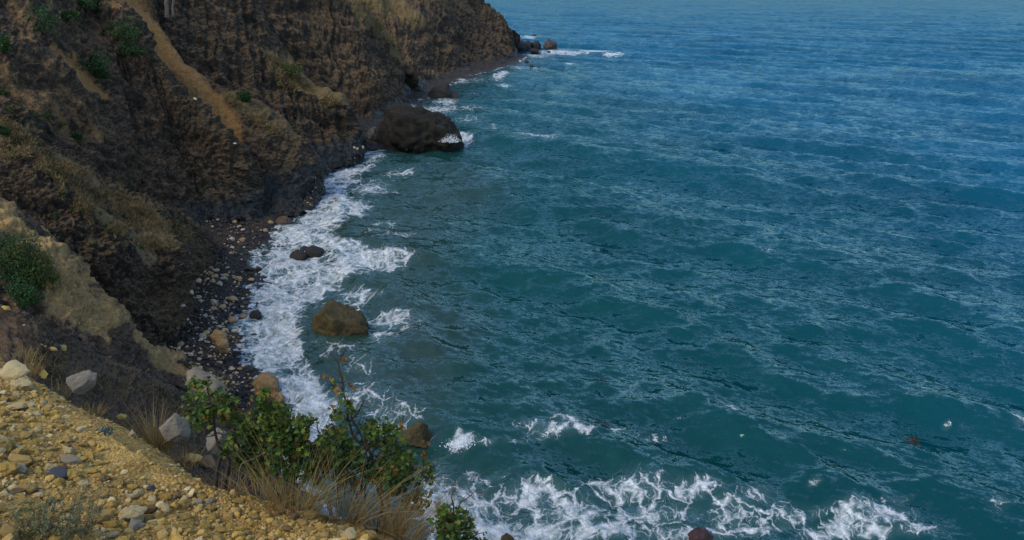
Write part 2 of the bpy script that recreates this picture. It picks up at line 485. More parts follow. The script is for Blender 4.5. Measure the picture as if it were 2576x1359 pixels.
    wp_ = wsub2.outputs[0]
    flt = t.scale(wp_, (1.15, .62, 1), -.35)
    e1 = t.voro(flt, .62, 'DISTANCE_TO_EDGE'); e2 = t.voro(flt, 1.7, 'DISTANCE_TO_EDGE'); e3 = t.voro(flt, 4.2, 'DISTANCE_TO_EDGE')
    n4 = t.noise(fp, 5.0, 5, .7); n5 = t.noise(fp, .8, 4, .6)
    dens = t.attr('foam').outputs['Fac']
    dn = t.math('ADD', dens, t.math('MULTIPLY', t.math('SUBTRACT', n5, .5), t.math('MULTIPLY', dens, 1.1)))
    w1_ = t.math('MULTIPLY', t.ramp(dn, .18, .95), .30); w2_ = t.math('MULTIPLY', t.ramp(dn, .30, .95), .34); w3_ = t.math('MULTIPLY', t.ramp(dn, .40, 1.0), .36)
    a1 = t.ramp(e1, w1_, t.math('MULTIPLY', w1_, .05)); a2 = t.ramp(e2, w2_, 0.0); a3 = t.ramp(e3, w3_, 0.0)
    fill = t.ramp(t.math('ADD', dn, t.math('MULTIPLY', t.math('SUBTRACT', n4, .5), .9)), .70, 1.05)
    lace = t.math('MAXIMUM', t.math('MAXIMUM', a1, t.math('MULTIPLY', a2, .85)), t.math('MAXIMUM', t.math('MULTIPLY', a3, .7), fill))
    brk = t.ramp(t.math('ADD', n4, t.math('MULTIPLY', dn, .45)), .46, .74)
    fm = t.math('MULTIPLY', t.math('MULTIPLY', lace, brk), t.ramp(dens, .08, .26))
    fm = t.math('MULTIPLY', fm, t.math('ADD', .42, t.math('MULTIPLY', t.ramp(t.noise(fp, 1.9, 6, .75), .36, .6), .55)))
    fb = new_foam_bsdf = t.new('BsdfPrincipled')
    fcol = t.mix(t.ramp(n4, .3, .7), (.60, .64, .67), (.90, .93, .95))
    fcol = t.mix(t.math('MULTIPLY', t.attr('mud').outputs['Fac'], t.ramp(t.noise(fp, 1.3, 5, .7), .45, .62)), fcol, (.46, .45, .42))
    t.l.new(fcol, fb.inputs['Base Color']); fb.inputs['Roughness'].default_value = .75
    t.l.new(t.bump(t.math('ADD', n4, t.math('MULTIPLY', lace, .5)), .22, 1.0), fb.inputs['Normal'])
    mx = t.new('MixShader'); t.l.new(fm, mx.inputs[0]); t.l.new(wmix.outputs[0], mx.inputs[1]); t.l.new(fb.outputs[0], mx.inputs[2])
    t.l.new(mx.outputs[0], t.n['Material Output'].inputs[0])
    me = mesh_np('sea', V.reshape(-1, 3), F, [m], True, attrs={'foam': foam.ravel(), 'mud': mud.ravel(), 'blue': blue.ravel(), 'far': (1 + 1.2 * sstep(120, 900, Yg) + 1.2 * sstep(700, 3000, Yg)).ravel()})
    link('sea', me, kind='structure')
build_sea()
# ---------------------------------------------------------------- cliffs
def cliff_mat(name, dark=(0.0201, 0.0155, 0.0105), mid=(0.0544, 0.0419, 0.0283), light=(0.1124, 0.0866, 0.0585), sand=(.34, .20, .078), grassc=(.18, .125, .055), scale=1.0, bump=.28, sandb=None, soil=(.135, .088, .043)):
    m, t, p = new_mat(name)
    geo = t.new('NewGeometry'); pos = geo.outputs['Position']
    st = t.scale(pos, (1, 1, .55))
    n0 = t.noise(pos, .10 * scale, 4, .6); n1 = t.noise(st, .55 * scale, 6, .65, .4); n2 = t.noise(pos, 2.2 * scale, 5, .7); n3 = t.noise(pos, 9 * scale, 4, .7)
    v1 = t.voro(t.scale(pos, (1, 1, 1.3)), 1.5 * scale); v2 = t.voro(pos, 4.2 * scale)
    c = t.mix(t.ramp(n1, .36, .66), dark, mid)
    c = t.mix(t.math('MULTIPLY', t.ramp(n2, .5, .70), .8), c, light)
    c = t.mix(t.math('MULTIPLY', t.ramp(v1, .42, .62), .6), c, tuple(.5 * x for x in dark))
    c = t.mix(t.math('MULTIPLY', t.ramp(n0, .45, .65), .5), c, (.050, .032, .018))
    c = t.mix(t.math('MULTIPLY', t.ramp(v2, .28, .10), .30), c, light)
    nz = t.new('SeparateXYZ'); t.l.new(geo.outputs['True Normal'], nz.inputs[0])
    dust = t.ramp(t.math('ADD', nz.outputs[2], t.math('MULTIPLY', t.math('SUBTRACT', n2, .5), .8)), .50, .86)
    c = t.mix(t.math('MULTIPLY', dust, .55), c, soil)
    z = t.sep(t.attr('zone').outputs['Color'])
    # ochre scree and sand
    wob = t.math('ADD', t.math('MULTIPLY', t.math('SUBTRACT', n2, .5), 1.2), t.math('MULTIPLY', t.math('SUBTRACT', n1, .5), 1.5))
    sm = t.ramp(t.math('ADD', z[0], wob), .22, .85)
    sm = t.math('MULTIPLY', sm, t.ramp(z[0], .03, .15))
    sc = t.mix(t.ramp(n3, .3, .7), tuple(.55 * x for x in sand), sand)
    sc = t.mix(t.math('MULTIPLY', t.ramp(n2, .42, .62), .55), sc, tuple(.42 * x for x in sand))
    if sandb:
        sc = t.mix(t.ramp(n1, .4, .6), sc, sandb)
    c = t.mix(sm, c, sc)
    gm = t.ramp(t.math('ADD', z[1], t.math('MULTIPLY', wob, 1.1)), .25, .95)
    gm = t.math('MULTIPLY', gm, t.ramp(z[1], .03, .15))
    gc = t.mix(t.ramp(n3, .35, .65), tuple(.55 * x for x in grassc), grassc)
    gc = t.mix(t.math('MULTIPLY', t.ramp(n0, .5, .62), .5), gc, (.085, .08, .03))
    c = t.mix(gm, c, gc)
    c = t.mix(t.math('MULTIPLY', z[2], .85), c, t.mix(t.ramp(n2, .35, .65), (.014, .017, .017), (.036, .040, .038)))
    t.l.new(c, p.inputs['Base Color'])
    t.set(p.inputs['Roughness'], t.math('SUBTRACT', .95, t.math('MULTIPLY', z[2], .5)))
    p.inputs['Specular IOR Level'].default_value = .2
    h = t.math('ADD', t.math('MULTIPLY', v1, .9), t.math('ADD', t.math('MULTIPLY', n2, .6), t.math('ADD', t.math('MULTIPLY', v2, .35), t.math('MULTIPLY', n3, .22))))
    t.l.new(t.bump(h, bump, 1.0), p.inputs['Normal'])
    return m

SURF = []            # (name, verts, faces) of everything things can stand on
def spur(name, cols, nu, nv, mat, zones, amp=1.0, sc=1.0, block=.35, streak=.5, back=True, back_d=(2, 9, -9), seed=1, bscale=1.2, fine=1.0, soften=.7):
    """loft a rocky spur through profiles given as (photo x, photo y, distance); zones(px,py,uu,vv,P)->(n,3)"""
    A = np.array([[U(*c) for c in col] for col in cols])          # col x row x 3
    if back:
        b = A[:, -1] + np.array(back_d, float)
        b2 = A[:, -1] + np.array(back_d, float) * 2.4
        A = np.concatenate([A, b[:, None], b2[:, None]], 1)
    G = catmull(catmull(A, nu, 0), nv, 1)
    px, py = proj(G)
    N = normals_of(G)
    if np.mean(np.sum(N * (np.array([0, 0, H]) - G), -1)) < 0:
        N = -N
    uu = np.linspace(0, 1, nu)[:, None] * np.ones((1, nv)); vv = np.linspace(0, 1, nv)[None, :] * np.ones((nu, 1))
    P = G / sc
    d = 1.5 * fbm(P * .12, 3, seed) + .60 * fbm(P * .36, 3, seed + 5, ridged=True)
    # rills that run down the slope
    arc = np.concatenate([[0], np.cumsum(np.linalg.norm(np.diff(G[:, G.shape[1] // 3], axis=0), axis=1))])[:, None] * np.ones((1, nv)) / sc
    rl = fbm(np.stack([arc * .55 + .6 * noise3(P * .2, seed + 3), vv * 3.0, 0 * vv], -1), 4, seed + 8, ridged=True)
    d += streak * .46 * rl
    q = P * bscale * np.array([1, 1, 1.15]) + .35 * np.stack([noise3(P * .9, 61), noise3(P * .9, 62), noise3(P * .9, 63)], -1)
    w1, w2, cid = worley(q, seed + 2)
    w3, w4, cid2 = worley(q * 2.6 + 5, seed + 4)
    d += .65 * block * (.75 * np.clip(w2 - w1, 0, .5) + .55 * (cid - .5) + .45 * np.clip(w4 - w3, 0, .5) + .30 * (cid2 - .5))
    d += fine * .11 * fbm(P * 2.1, 3, seed + 12)
    zn = np.clip(zones(px, py, uu, vv, G), 0, 1)
    soft = 1 - soften * np.clip(zn[..., 0] + .6 * zn[..., 1], 0, 1)
    big = 1.5 * fbm(P * .12, 3, seed)
    d = big + (d - big) * soft
    V = G + N * (d * amp * sc)[..., None]
    F = grid_faces(nu, nv)
    fn = np.cross(V.reshape(-1, 3)[F[:, 1]] - V.reshape(-1, 3)[F[:, 0]], V.reshape(-1, 3)[F[:, 3]] - V.reshape(-1, 3)[F[:, 0]])
    if np.mean(np.sum(fn * N.reshape(-1, 3)[F[:, 0]], -1)) < 0:
        F = F[:, ::-1]
    me = mesh_np(name, V.reshape(-1, 3), F, [mat], True, attrs={'zone': zn.reshape(-1, 3)})
    o = link(name, me, kind='structure')
    SURF.append((o.name, V.reshape(-1, 3).copy(), F.copy()))
    return o

def stroke(px, py, pts, soft=1.25):
    """mask of a painted stroke: points (x, y, half width)"""
    d, pos = seg_dist(px, py, pts)
    w = np.interp(pos, np.linspace(0, 1, len(pts)), [p[2] for p in pts])
    return sstep(soft, .35, d / w)

def Z(r, g=None, b=None):
    o = np.zeros(r.shape + (3,)); o[..., 0] = r
    if g is not None: o[..., 1] = g
    if b is not None: o[..., 2] = b
    return o

def wet(P, top=1.6):
    top = top + 1.3
    return sstep(top + 1.2, top - .6, P[..., 2] + 1.1 * noise3(P * .35, 91))

M_CL = cliff_mat('cliff_rock')
M_BR = cliff_mat('brown_cliff_rock', dark=(0.0213, 0.0164, 0.0111), mid=(0.0591, 0.0456, 0.0308), light=(0.1183, 0.0912, 0.0616), sand=(.37, .205, .072))
M_FAR = cliff_mat('headland_rock', dark=(0.0213, 0.0164, 0.0111), mid=(0.0503, 0.0388, 0.0262), light=(0.0946, 0.0729, 0.0493), grassc=(.18, .12, .05), scale=.6)
M_CRAG = cliff_mat('crag_rock', dark=(0.0137, 0.0105, 0.0071), mid=(0.0402, 0.0310, 0.0209), light=(0.0887, 0.0684, 0.0462), grassc=(.20, .145, .07), sand=(.30, .22, .12))
M_YEL = cliff_mat('sandy_ridge', dark=(.05, .04, .032), mid=(.10, .08, .06), sand=(.42, .29, .125), sandb=(.31, .20, .080), grassc=(.10, .085, .035), scale=1.6, bump=.2)
M_SOIL = cliff_mat('dark_soil', dark=(.028, .022, .018), mid=(.060, .043, .030), light=(.10, .075, .05), sand=(.24, .12, .045), grassc=(.10, .075, .035), scale=3.0, bump=.10)

def z_headland(px, py, u, v, P):
    s = stroke(px, py, [(1010, 0, 20), (1040, 35, 18), (1065, 62, 10)]) * .7
    g = np.maximum(stroke(px, py, [(1120, 0, 40), (1170, 15, 30), (1210, 25, 20)]) * .42, stroke(px, py, [(1100, 20, 26), (1085, 90, 18)]) * .35)
    g = np.maximum(g, stroke(px, py, [(930, -20, 40), (1000, 10, 34), (1060, 60, 18)]) * .8)
    s2 = stroke(px, py, [(1080, 175, 14), (1150, 180, 10), (1230, 165, 8)]) * .35
    return Z(np.maximum(s * .5, s2), g, wet(P, .8))
spur('headland', [
    [(860, 220, 222), (820, 0, 250), (790, -150, 280)], [(960, 230, 218), (935, 0, 250), (900, -150, 285)], [(1036, 252, 203), (1010, 60, 245), (980, -120, 290)], [(1060, 237, 214), (1060, 80, 252), (1050, -120, 300)],
    [(1110, 215, 231), (1110, 90, 262), (1110, -110, 310)], [(1170, 193, 255), (1165, 80, 285), (1165, -60, 325)], [(1240, 177, 278), (1225, 90, 300), (1205, -22, 335)],
    [(1285, 165, 296), (1262, 90, 312), (1250, 15, 335)], [(1306, 155, 311), (1292, 100, 322), (1275, 45, 338)], [(1312, 147, 330), (1303, 112, 338), (1288, 85, 345)]],
    330, 240, M_FAR, z_headland, sc=1.7, amp=.8, streak=.9, block=.5, seed=3, bscale=1.0)

def z_e(px, py, u, v, P):
    g = stroke(px, py, [(880, -30, 24), (930, 25, 22), (975, 85, 16), (1005, 130, 13), (1040, 165, 10)]) * .85
    s = stroke(px, py, [(900, 0, 10), (950, 55, 10), (1000, 120, 6)]) * .30
    return Z(s, g, wet(P, 1.4))
spur('cliff', [
    [(700, 250, 160), (660, 0, 172), (640, -200, 190)], [(860, 340, 156), (790, 100, 172), (770, -120, 196)], [(910, 372, 148), (860, 180, 170), (840, -60, 195)],
    [(950, 352, 152), (930, 200, 172), (914, 0, 196)], [(990, 310, 168), (975, 200, 180), (952, 60, 200)], [(1020, 284, 183), (1010, 220, 188), (985, 110, 202)],
    [(1032, 271, 190), (1032, 235, 193), (1022, 158, 205)], [(1036, 262, 200), (1036, 238, 205), (1028, 205, 212)]],
    260, 230, M_FAR, z_e, sc=1.35, amp=.85, streak=.9, block=.5, seed=13)

def z_d(px, py, u, v, P):
    g = np.maximum(stroke(px, py, [(670, 140, 16), (720, 190, 34), (770, 222, 26), (830, 250, 18), (868, 265, 10)]) * .95, stroke(px, py, [(640, 60, 30), (690, 140, 20)]) * .3)
    return Z(0 * px, g, wet(P, 1.8))
spur('cliff', [
    [(300, 150, 116), (300, 0, 122), (250, -250, 140)], [(470, 260, 116), (440, 60, 124), (420, -200, 142)], [(620, 330, 115), (560, 120, 126), (540, -120, 142)],
    [(720, 400, 115), (660, 220, 126), (645, 20, 140)], [(790, 450, 116), (750, 300, 125), (705, 150, 137)], [(820, 434, 121), (810, 330, 127), (790, 215, 134)],
    [(865, 422, 126), (860, 340, 129), (862, 262, 133)], [(889, 412, 129), (889, 370, 131), (889, 325, 134)], [(900, 395, 136), (900, 370, 138), (895, 345, 140)]],
    340, 260, M_CL, z_d, sc=1.05, amp=.9, streak=1.2, block=.5, seed=23, back_d=(0, 9, -9))

SLIDE = [(290, -40, 62), (335, 55, 58), (400, 140, 50), (440, 185, 44), (520, 262, 48), (565, 310, 44), (592, 365, 26)]
def z_c2(px, py, u, v, P):
    s = np.maximum(stroke(px, py, SLIDE), stroke(px, py, [(596, 365, 26), (620, 420, 18), (650, 520, 20)]) * .42)
    g = stroke(px, py, [(570, 235, 16), (630, 285, 24), (700, 325, 14), (740, 360, 10)]) * .62
    return Z(s, g, wet(P, 2.4))
spur('cliff', [
    [(200, 60, 108), (240, -30, 114), (290, -160, 124)], [(330, 180, 105), (340, 60, 113), (352, -40, 122)], [(420, 290, 103), (410, 180, 110), (405, 75, 117)],
    [(520, 390, 100), (490, 290, 106), (465, 165, 113)], [(590, 470, 98), (575, 370, 103), (580, 238, 110)], [(625, 565, 96), (645, 470, 100), (700, 318, 108)],
    [(700, 562, 96), (712, 480, 100), (770, 398, 106)], [(748, 552, 96.5), (758, 500, 101), (793, 458, 107)], [(780, 530, 99.5), (788, 505, 102), (799, 485, 106)],
    [(797, 502, 106), (801, 480, 110), (801, 472, 114)]],
    340, 260, M_BR, z_c2, sc=.9, amp=.8, streak=.8, block=.7, seed=33, back_d=(-.5, 8, -9))

def z_c1(px, py, u, v, P):
    s = np.maximum(stroke(px, py, [(125, 125, 12), (165, 165, 26), (215, 210, 24), (260, 245, 12)]) * .8, stroke(px, py, [(200, 260, 40), (260, 330, 34)]) * .28)
    s = np.maximum(s, stroke(px, py, [(200, -80, 20), (250, 10, 14), (300, 55, 8)]) * .6)
    s = np.maximum(s, np.maximum(stroke(px, py, [(0, 200, 40), (70, 260, 44), (150, 330, 30)]) * .36, stroke(px, py, [(140, 240, 24), (180, 300, 26), (230, 360, 22)]) * .40))
    s = np.maximum(s, stroke(px, py, [(20, 20, 30), (80, 130, 26), (110, 180, 20)]) * .32)
    g = np.maximum(stroke(px, py, [(40, 190, 60), (120, 300, 60), (190, 380, 50)]) * .30, stroke(px, py, [(190, 60, 60), (250, 100, 40)]) * .28)
    return Z(s, g, wet(P, 1.2))
spur('cliff', [
    [(-500, 350, 70), (-500, 100, 78), (-500, -250, 105)], [(-150, 330, 72), (-150, 100, 80), (-150, -250, 112)], [(60, 360, 74), (60, 120, 84), (60, -250, 114)],
    [(200, 470, 77), (180, 180, 88), (130, -230, 116)], [(330, 570, 81), (290, 250, 92), (205, -60, 108)], [(420, 600, 84), (380, 350, 92), (318, 62, 103)],
    [(490, 605, 87), (460, 430, 93), (392, 160, 100)], [(550, 575, 90), (520, 450, 94), (478, 250, 99)], [(610, 560, 94), (600, 480, 95.5), (590, 362, 98)],
    [(645, 565, 98), (640, 500, 99), (632, 430, 101)]],
    420, 320, M_BR, z_c1, sc=.85, amp=.9, streak=.9, block=.75, seed=43, back_d=(-1.5, 8, -10))

def z_b(px, py, u, v, P):
    G_ = [(-500, 150), (0, 262), (120, 372), (250, 448), (400, 525), (490, 588), (470, 620), (420, 632), (360, 640), (300, 612), (230, 575), (160, 470), (90, 430), (-500, 420)]
    g = poly_mask(px, py, G_, 26) * (.62 + .3 * noise3(P * .25, 7))
    s = np.maximum(stroke(px, py, [(215, 440, 10), (290, 510, 14), (330, 545, 8)]) * .7, stroke(px, py, [(330, 610, 24), (370, 655, 26)]) * .62)
    s = np.maximum(s, stroke(px, py, [(120, 430, 8), (175, 490, 10)]) * .5)
    return Z(s, g, 0 * px)
spur('hillside', [
    [(-400, 720, 51), (-400, 520, 53.5), (-400, 380, 58), (-400, 200, 64)], [(0, 740, 51), (0, 540, 54.5), (0, 400, 60), (0, 260, 66)],
    [(180, 830, 51), (150, 540, 56.5), (115, 440, 61), (110, 362, 66)], [(320, 905, 52.5), (275, 610, 57.5), (240, 520, 62), (220, 427, 67)],
    [(400, 880, 55.5), (360, 645, 60), (320, 560, 64), (310, 478, 69)], [(462, 800, 60), (440, 632, 63.5), (410, 575, 66), (400, 528, 71)],
    [(482, 730, 66), (476, 640, 68), (460, 605, 70), (455, 560, 73)], [(510, 680, 72), (496, 622, 74), (488, 600, 75), (485, 583, 76)],
    [(530, 630, 80), (520, 606, 80), (510, 600, 80), (503, 592, 81)]],
    400, 360, M_CRAG, z_b, sc=.6, amp=.85, streak=.5, block=1.15, seed=53, back_d=(.5, 7, -9), bscale=.95)

def z_a(px, py, u, v, P):
    s = stroke(px, py, [(-200, 400, 30), (0, 540, 40), (100, 640, 34), (180, 735, 36), (250, 822, 46), (330, 885, 24), (430, 935, 20), (540, 985, 14)])
    s = np.maximum(s, poly_mask(px, py, [(95, 730), (200, 700), (300, 850), (260, 895), (180, 840), (110, 800)], 16))
    dk = poly_mask(px, py, [(262, 835), (295, 828), (330, 880), (395, 950), (380, 1000), (280, 940), (250, 880)], 14)
    g = stroke(px, py, [(-60, 470, 30), (40, 560, 26), (110, 630, 18)]) * .3
    return Z(s * (1 - .95 * dk), g, 0 * px)
spur('hillside', [
    [(-400, 800, 36), (-400, 560, 44), (-400, 330, 52)], [(0, 870, 36), (0, 700, 42), (0, 508, 48)], [(90, 900, 37), (95, 740, 42), (102, 600, 47)],
    [(170, 930, 38), (175, 800, 42), (182, 690, 46)], [(240, 960, 39), (245, 850, 42.5), (252, 770, 45.5)], [(310, 990, 40.5), (315, 910, 43), (322, 858, 46)],
    [(390, 1010, 42.5), (395, 950, 44.5), (400, 908, 47)], [(470, 1040, 45), (475, 985, 46.5), (480, 943, 48.5)], [(550, 1070, 47.5), (555, 1020, 48.5), (560, 984, 50)],
    [(615, 1075, 50), (612, 1050, 51), (608, 1036, 52)]],
    340, 200, M_YEL, z_a, sc=.42, amp=1.15, soften=0.0, streak=.6, block=.8, seed=63, back_d=(.3, 4, -7), bscale=.9)

def z_a0(px, py, u, v, P):
    s = np.maximum(stroke(px, py, [(-100, 760, 60), (10, 800, 50), (90, 850, 34)]) * .42, stroke(px, py, [(60, 880, 30), (180, 950, 24)]) * .26)
    g = stroke(px, py, [(300, 950, 40), (420, 990, 40), (560, 1060, 40)]) * .25
    return Z(s, g, 0 * px)
spur('hillside', [
    [(-400, 1060, 12.5), (-400, 850, 17), (-400, 640, 21)], [(0, 1060, 13), (0, 880, 18), (0, 770, 22)], [(120, 1090, 13.5), (120, 900, 19), (120, 800, 23)],
    [(185, 1110, 14.5), (185, 930, 20), (185, 828, 24)], [(250, 1140, 15.5), (250, 970, 21), (250, 872, 25)], [(340, 1180, 16.5), (340, 1010, 22), (340, 912, 27)],
    [(420, 1210, 17.5), (420, 1040, 24), (420, 948, 29)], [(480, 1260, 18.5), (480, 1080, 26), (480, 985, 31)], [(560, 1310, 20.5), (560, 1130, 28), (560, 1042, 33)],
    [(640, 1390, 22.5), (640, 1230, 30), (632, 1130, 36)], [(720, 1470, 25), (720, 1330, 32), (700, 1230, 38)]],
    300, 180, M_SOIL, z_a0, sc=.2, amp=.8, streak=.8, block=.8, seed=73, back_d=(.2, 3, -6))

# ---------------------------------------------------------------- beach
def build_beach():
    w = np.array([sea_pt(x, y) for x, y in WATERLINE])
    w2 = catmull(w, 420, 0)
    tang = np.gradient(w2, axis=0); tang /= np.linalg.norm(tang, axis=1, keepdims=True)
    inl = np.stack([-1 * np.ones(420), np.zeros(420), np.zeros(420)], 1)
    offs = [(26, -4.5), (9, -1.5), (3, -.45), (0, 0), (-1.5, .30), (-4, .85), (-7, 1.5), (-13, 2.3), (-30, 5)]
    rows = [w2 - inl * o + np.array([0, 0, z]) for o, z in offs]
    A = np.stack(rows, 1)
    G = catmull(A, 200, 1)
    P = G.copy()
    d = .16 * fbm(P * .35, 4, 3) + .10 * fbm(P * 1.5, 3, 6)
    w1, w2_, cid = worley(P * 2.2, 8)
    d += .10 * np.clip(.55 - w1, 0, 1)
    G[..., 2] += d * sstep(-1.5, .4, G[..., 2] + .6)
    m, t, p = new_mat('wet_shingle')
    geo = t.new('NewGeometry'); pos = geo.outputs['Position']
    n1 = t.noise(pos, .5, 5, .6); n2 = t.noise(pos, 3, 5, .7); v = t.voro(pos, 5.0); vc = t.new('TexVoronoi'); t.l.new(pos, vc.inputs['Vector']); vc.inputs['Scale'].default_value = 6.5
    c = t.mix(t.ramp(n1, .4, .62), (.018, .015, .013), (.045, .036, .026))
    c = t.mix(t.math('MULTIPLY', t.ramp(n2, .5, .7), .6), c, (.075, .058, .040))
    sp = t.sep(vc.outputs['Color'])
    c = t.mix(t.math('MULTIPLY', t.ramp(sp[0], .88, .93), t.ramp(vc.outputs['Distance'], .40, .25)), c, (.30, .22, .12))
    sx = t.new('SeparateXYZ'); t.l.new(pos, sx.inputs[0])
    wetm = t.ramp(t.math('ADD', sx.outputs[2], t.math('MULTIPLY', t.math('SUBTRACT', n1, .5), .9)), .55, .15)
    c = t.mix(t.math('MULTIPLY', wetm, .75), c, (.014, .014, .015))
    t.l.new(c, p.inputs['Base Color'])
    t.set(p.inputs['Roughness'], t.math('SUBTRACT', .95, t.math('MULTIPLY', wetm, .4)))
    p.inputs['Specular IOR Level'].default_value = .22
    t.l.new(t.bump(t.math('ADD', v, n2), .10, 1.0), p.inputs['Normal'])
    F = grid_faces(420, 200)
    V = G.reshape(-1, 3)
    n = np.cross(V[F[:, 1]] - V[F[:, 0]], V[F[:, 3]] - V[F[:, 0]])
    if n[:, 2].mean() < 0: F = F[:, ::-1]
    link('beach', mesh_np('beach', V, F, [m], True), kind='structure')
    SURF.append(('beach', V.copy(), F.copy()))
build_beach()

# ---------------------------------------------------------------- the stony ledge the picture is taken from
def ledge_height():
    P1, P2, P3 = U(0, 885, 6.0), U(1060, 1362, 3.4), U(0, 1359, 2.7)
    M = np.array([[P2[0] - P1[0], P2[1] - P1[1]], [P3[0] - P1[0], P3[1] - P1[1]]])
    s = np.linalg.solve(M, np.array([P2[2] - P1[2], P3[2] - P1[2]]))
    return P1, P2, s
LP1, LP2, LS = ledge_height()
LT = (LP2[:2] - LP1[:2]); LLEN = np.linalg.norm(LT); LT = LT / LLEN
LN = np.array([-LT[1], LT[0]])
if LN[1] < 0: LN = -LN
def ledge_z(X, Y, detail=True):
    t = (X - LP1[0]) * LT[0] + (Y - LP1[1]) * LT[1]
    s = (X - LP1[0]) * LN[0] + (Y - LP1[1]) * LN[1]
    z = LP1[2] + LS[0] * (X - LP1[0]) + LS[1] * (Y - LP1[1])
    edge = -.20 * np.exp(-((t - 2.75) / .75) ** 2) + .10 * noise3(np.stack([t * .9, t * 0, t * 0], -1), 4) + .05 * noise3(np.stack([t * 3, t * 0 + 3, t * 0], -1), 5)
    e = s - edge
    z = z - np.where(e > -.25, .55 * (np.sqrt((e + .02) ** 2 + .06) + (e + .02)) , .0) - .0
    z = z - np.where(e > .6, (e - .6) * .55, 0)
    if detail:
        Q = np.stack([X, Y, 0 * X], -1)
        z = z + .07 * fbm(Q * .9, 3, 14) + .035 * fbm(Q * 3.2, 3, 15) + .014 * fbm(Q * 11, 3, 16)
        w1, w2, cid = worley(Q * 9, 17)
        z = z + .012 * (cid - .3) * sstep(.5, .2, w1)
    return z
def build_ledge():
    tt = np.concatenate([np.linspace(-9, -1.2, 60)[:-1], np.linspace(-1.2, 6.2, 400), np.linspace(6.2, 12, 50)[1:]])
    ss = np.concatenate([np.linspace(-6, -3.4, 30)[:-1], np.linspace(-3.4, .5, 260), np.linspace(.5, 4.5, 50)[1:]])
    T, S = np.meshgrid(tt, ss, indexing='ij')
    X = LP1[0] + T * LT[0] + S * LN[0]; Y = LP1[1] + T * LT[1] + S * LN[1]
    Zz = ledge_z(X, Y)
    m, t, p = new_mat('ochre_gravel_soil')
    geo = t.new('NewGeometry'); pos = geo.outputs['Position']
    n0 = t.noise(pos, 1.1, 4, .6); n1 = t.noise(pos, 7, 5, .65); n2 = t.noise(pos, 32, 4, .7); n3 = t.noise(pos, 110, 3, .7)
    vor = t.new('TexVoronoi'); t.l.new(pos, vor.inputs['Vector']); vor.inputs['Scale'].default_value = 55
    c = t.mix(t.ramp(n1, .35, .65), (.32, .19, .052), (.50, .335, .10))
    c = t.mix(t.math('MULTIPLY', t.ramp(n0, .48, .62), .6), c, (.24, .135, .045))
    c = t.mix(t.math('MULTIPLY', t.ramp(n2, .5, .68), .6), c, (.60, .43, .15))
    cs = t.sep(vor.outputs['Color'])
    c = t.mix(t.math('MULTIPLY', t.ramp(cs[1], .7, .8), t.ramp(vor.outputs['Distance'], .42, .2)), c, (.52, .40, .22))
    c = t.mix(t.math('MULTIPLY', t.ramp(n3, .48, .72), .5), c, (.12, .07, .030))
    edge = t.attr('lip').outputs['Fac']
    c = t.mix(t.ramp(t.math('ADD', edge, t.math('MULTIPLY', t.math('SUBTRACT', n1, .5), .8)), .4, .8), c, (.085, .052, .026))
    t.l.new(c, p.inputs['Base Color']); p.inputs['Roughness'].default_value = .95; p.inputs['Specular IOR Level'].default_value = .15
    h = t.math('ADD', t.math('MULTIPLY', n2, .6), t.math('ADD', t.math('MULTIPLY', n3, .35), t.math('MULTIPLY', vor.outputs['Distance'], -.5)))
    t.l.new(t.bump(h, .035, 1.0), p.inputs['Normal'])
    V = np.stack([X, Y, Zz], -1).reshape(-1, 3)
    F = grid_faces(*X.shape)
    n = np.cross(V[F[:, 1]] - V[F[:, 0]], V[F[:, 3]] - V[F[:, 0]])
    if n[:, 2].mean() < 0: F = F[:, ::-1]
    lip = sstep(-.12, .35, S + .20 * np.exp(-((T - 2.75) / .75) ** 2))
    link('ground', mesh_np('ground', V, F, [m], True, attrs={'lip': lip.ravel()}), kind='structure')
    SURF.append(('ground', V.copy(), F.copy()))
build_ledge()

def _bvh(names):
    vs, fs, off = [], [], 0
    for n, v, f in SURF:
        if n.split('.')[0] in names:
            vs.append(v); fs.append(f + off); off += len(v)
    v = np.concatenate(vs); f = np.concatenate(fs)
    return BVHTree.FromPolygons(v.tolist(), f.tolist())
BV_ALL = _bvh({'ground', 'beach', 'hillside', 'cliff', 'headland'})
BV_BEACH = _bvh({'beach'})
BV_ROCK = _bvh({'hillside', 'cliff', 'headland'})
CAM = Vector((0, 0, H))
def hit(px, py, bv=None):
    d = Vector(U(px, py, 100.0)) - CAM
    p, n, i, dist = (bv or BV_ALL).ray_cast(CAM, d.normalized(), 2000)
    if p is None:
        return None, None
    if n.dot(d) > 0: n = -n
    return p, n
def drop(x, y, bv=None, z0=60.0):
    p, n, i, d = (bv or BV_ALL).ray_cast(Vector((x, y, z0)), Vector((0, 0, -1)), 200)
    return p
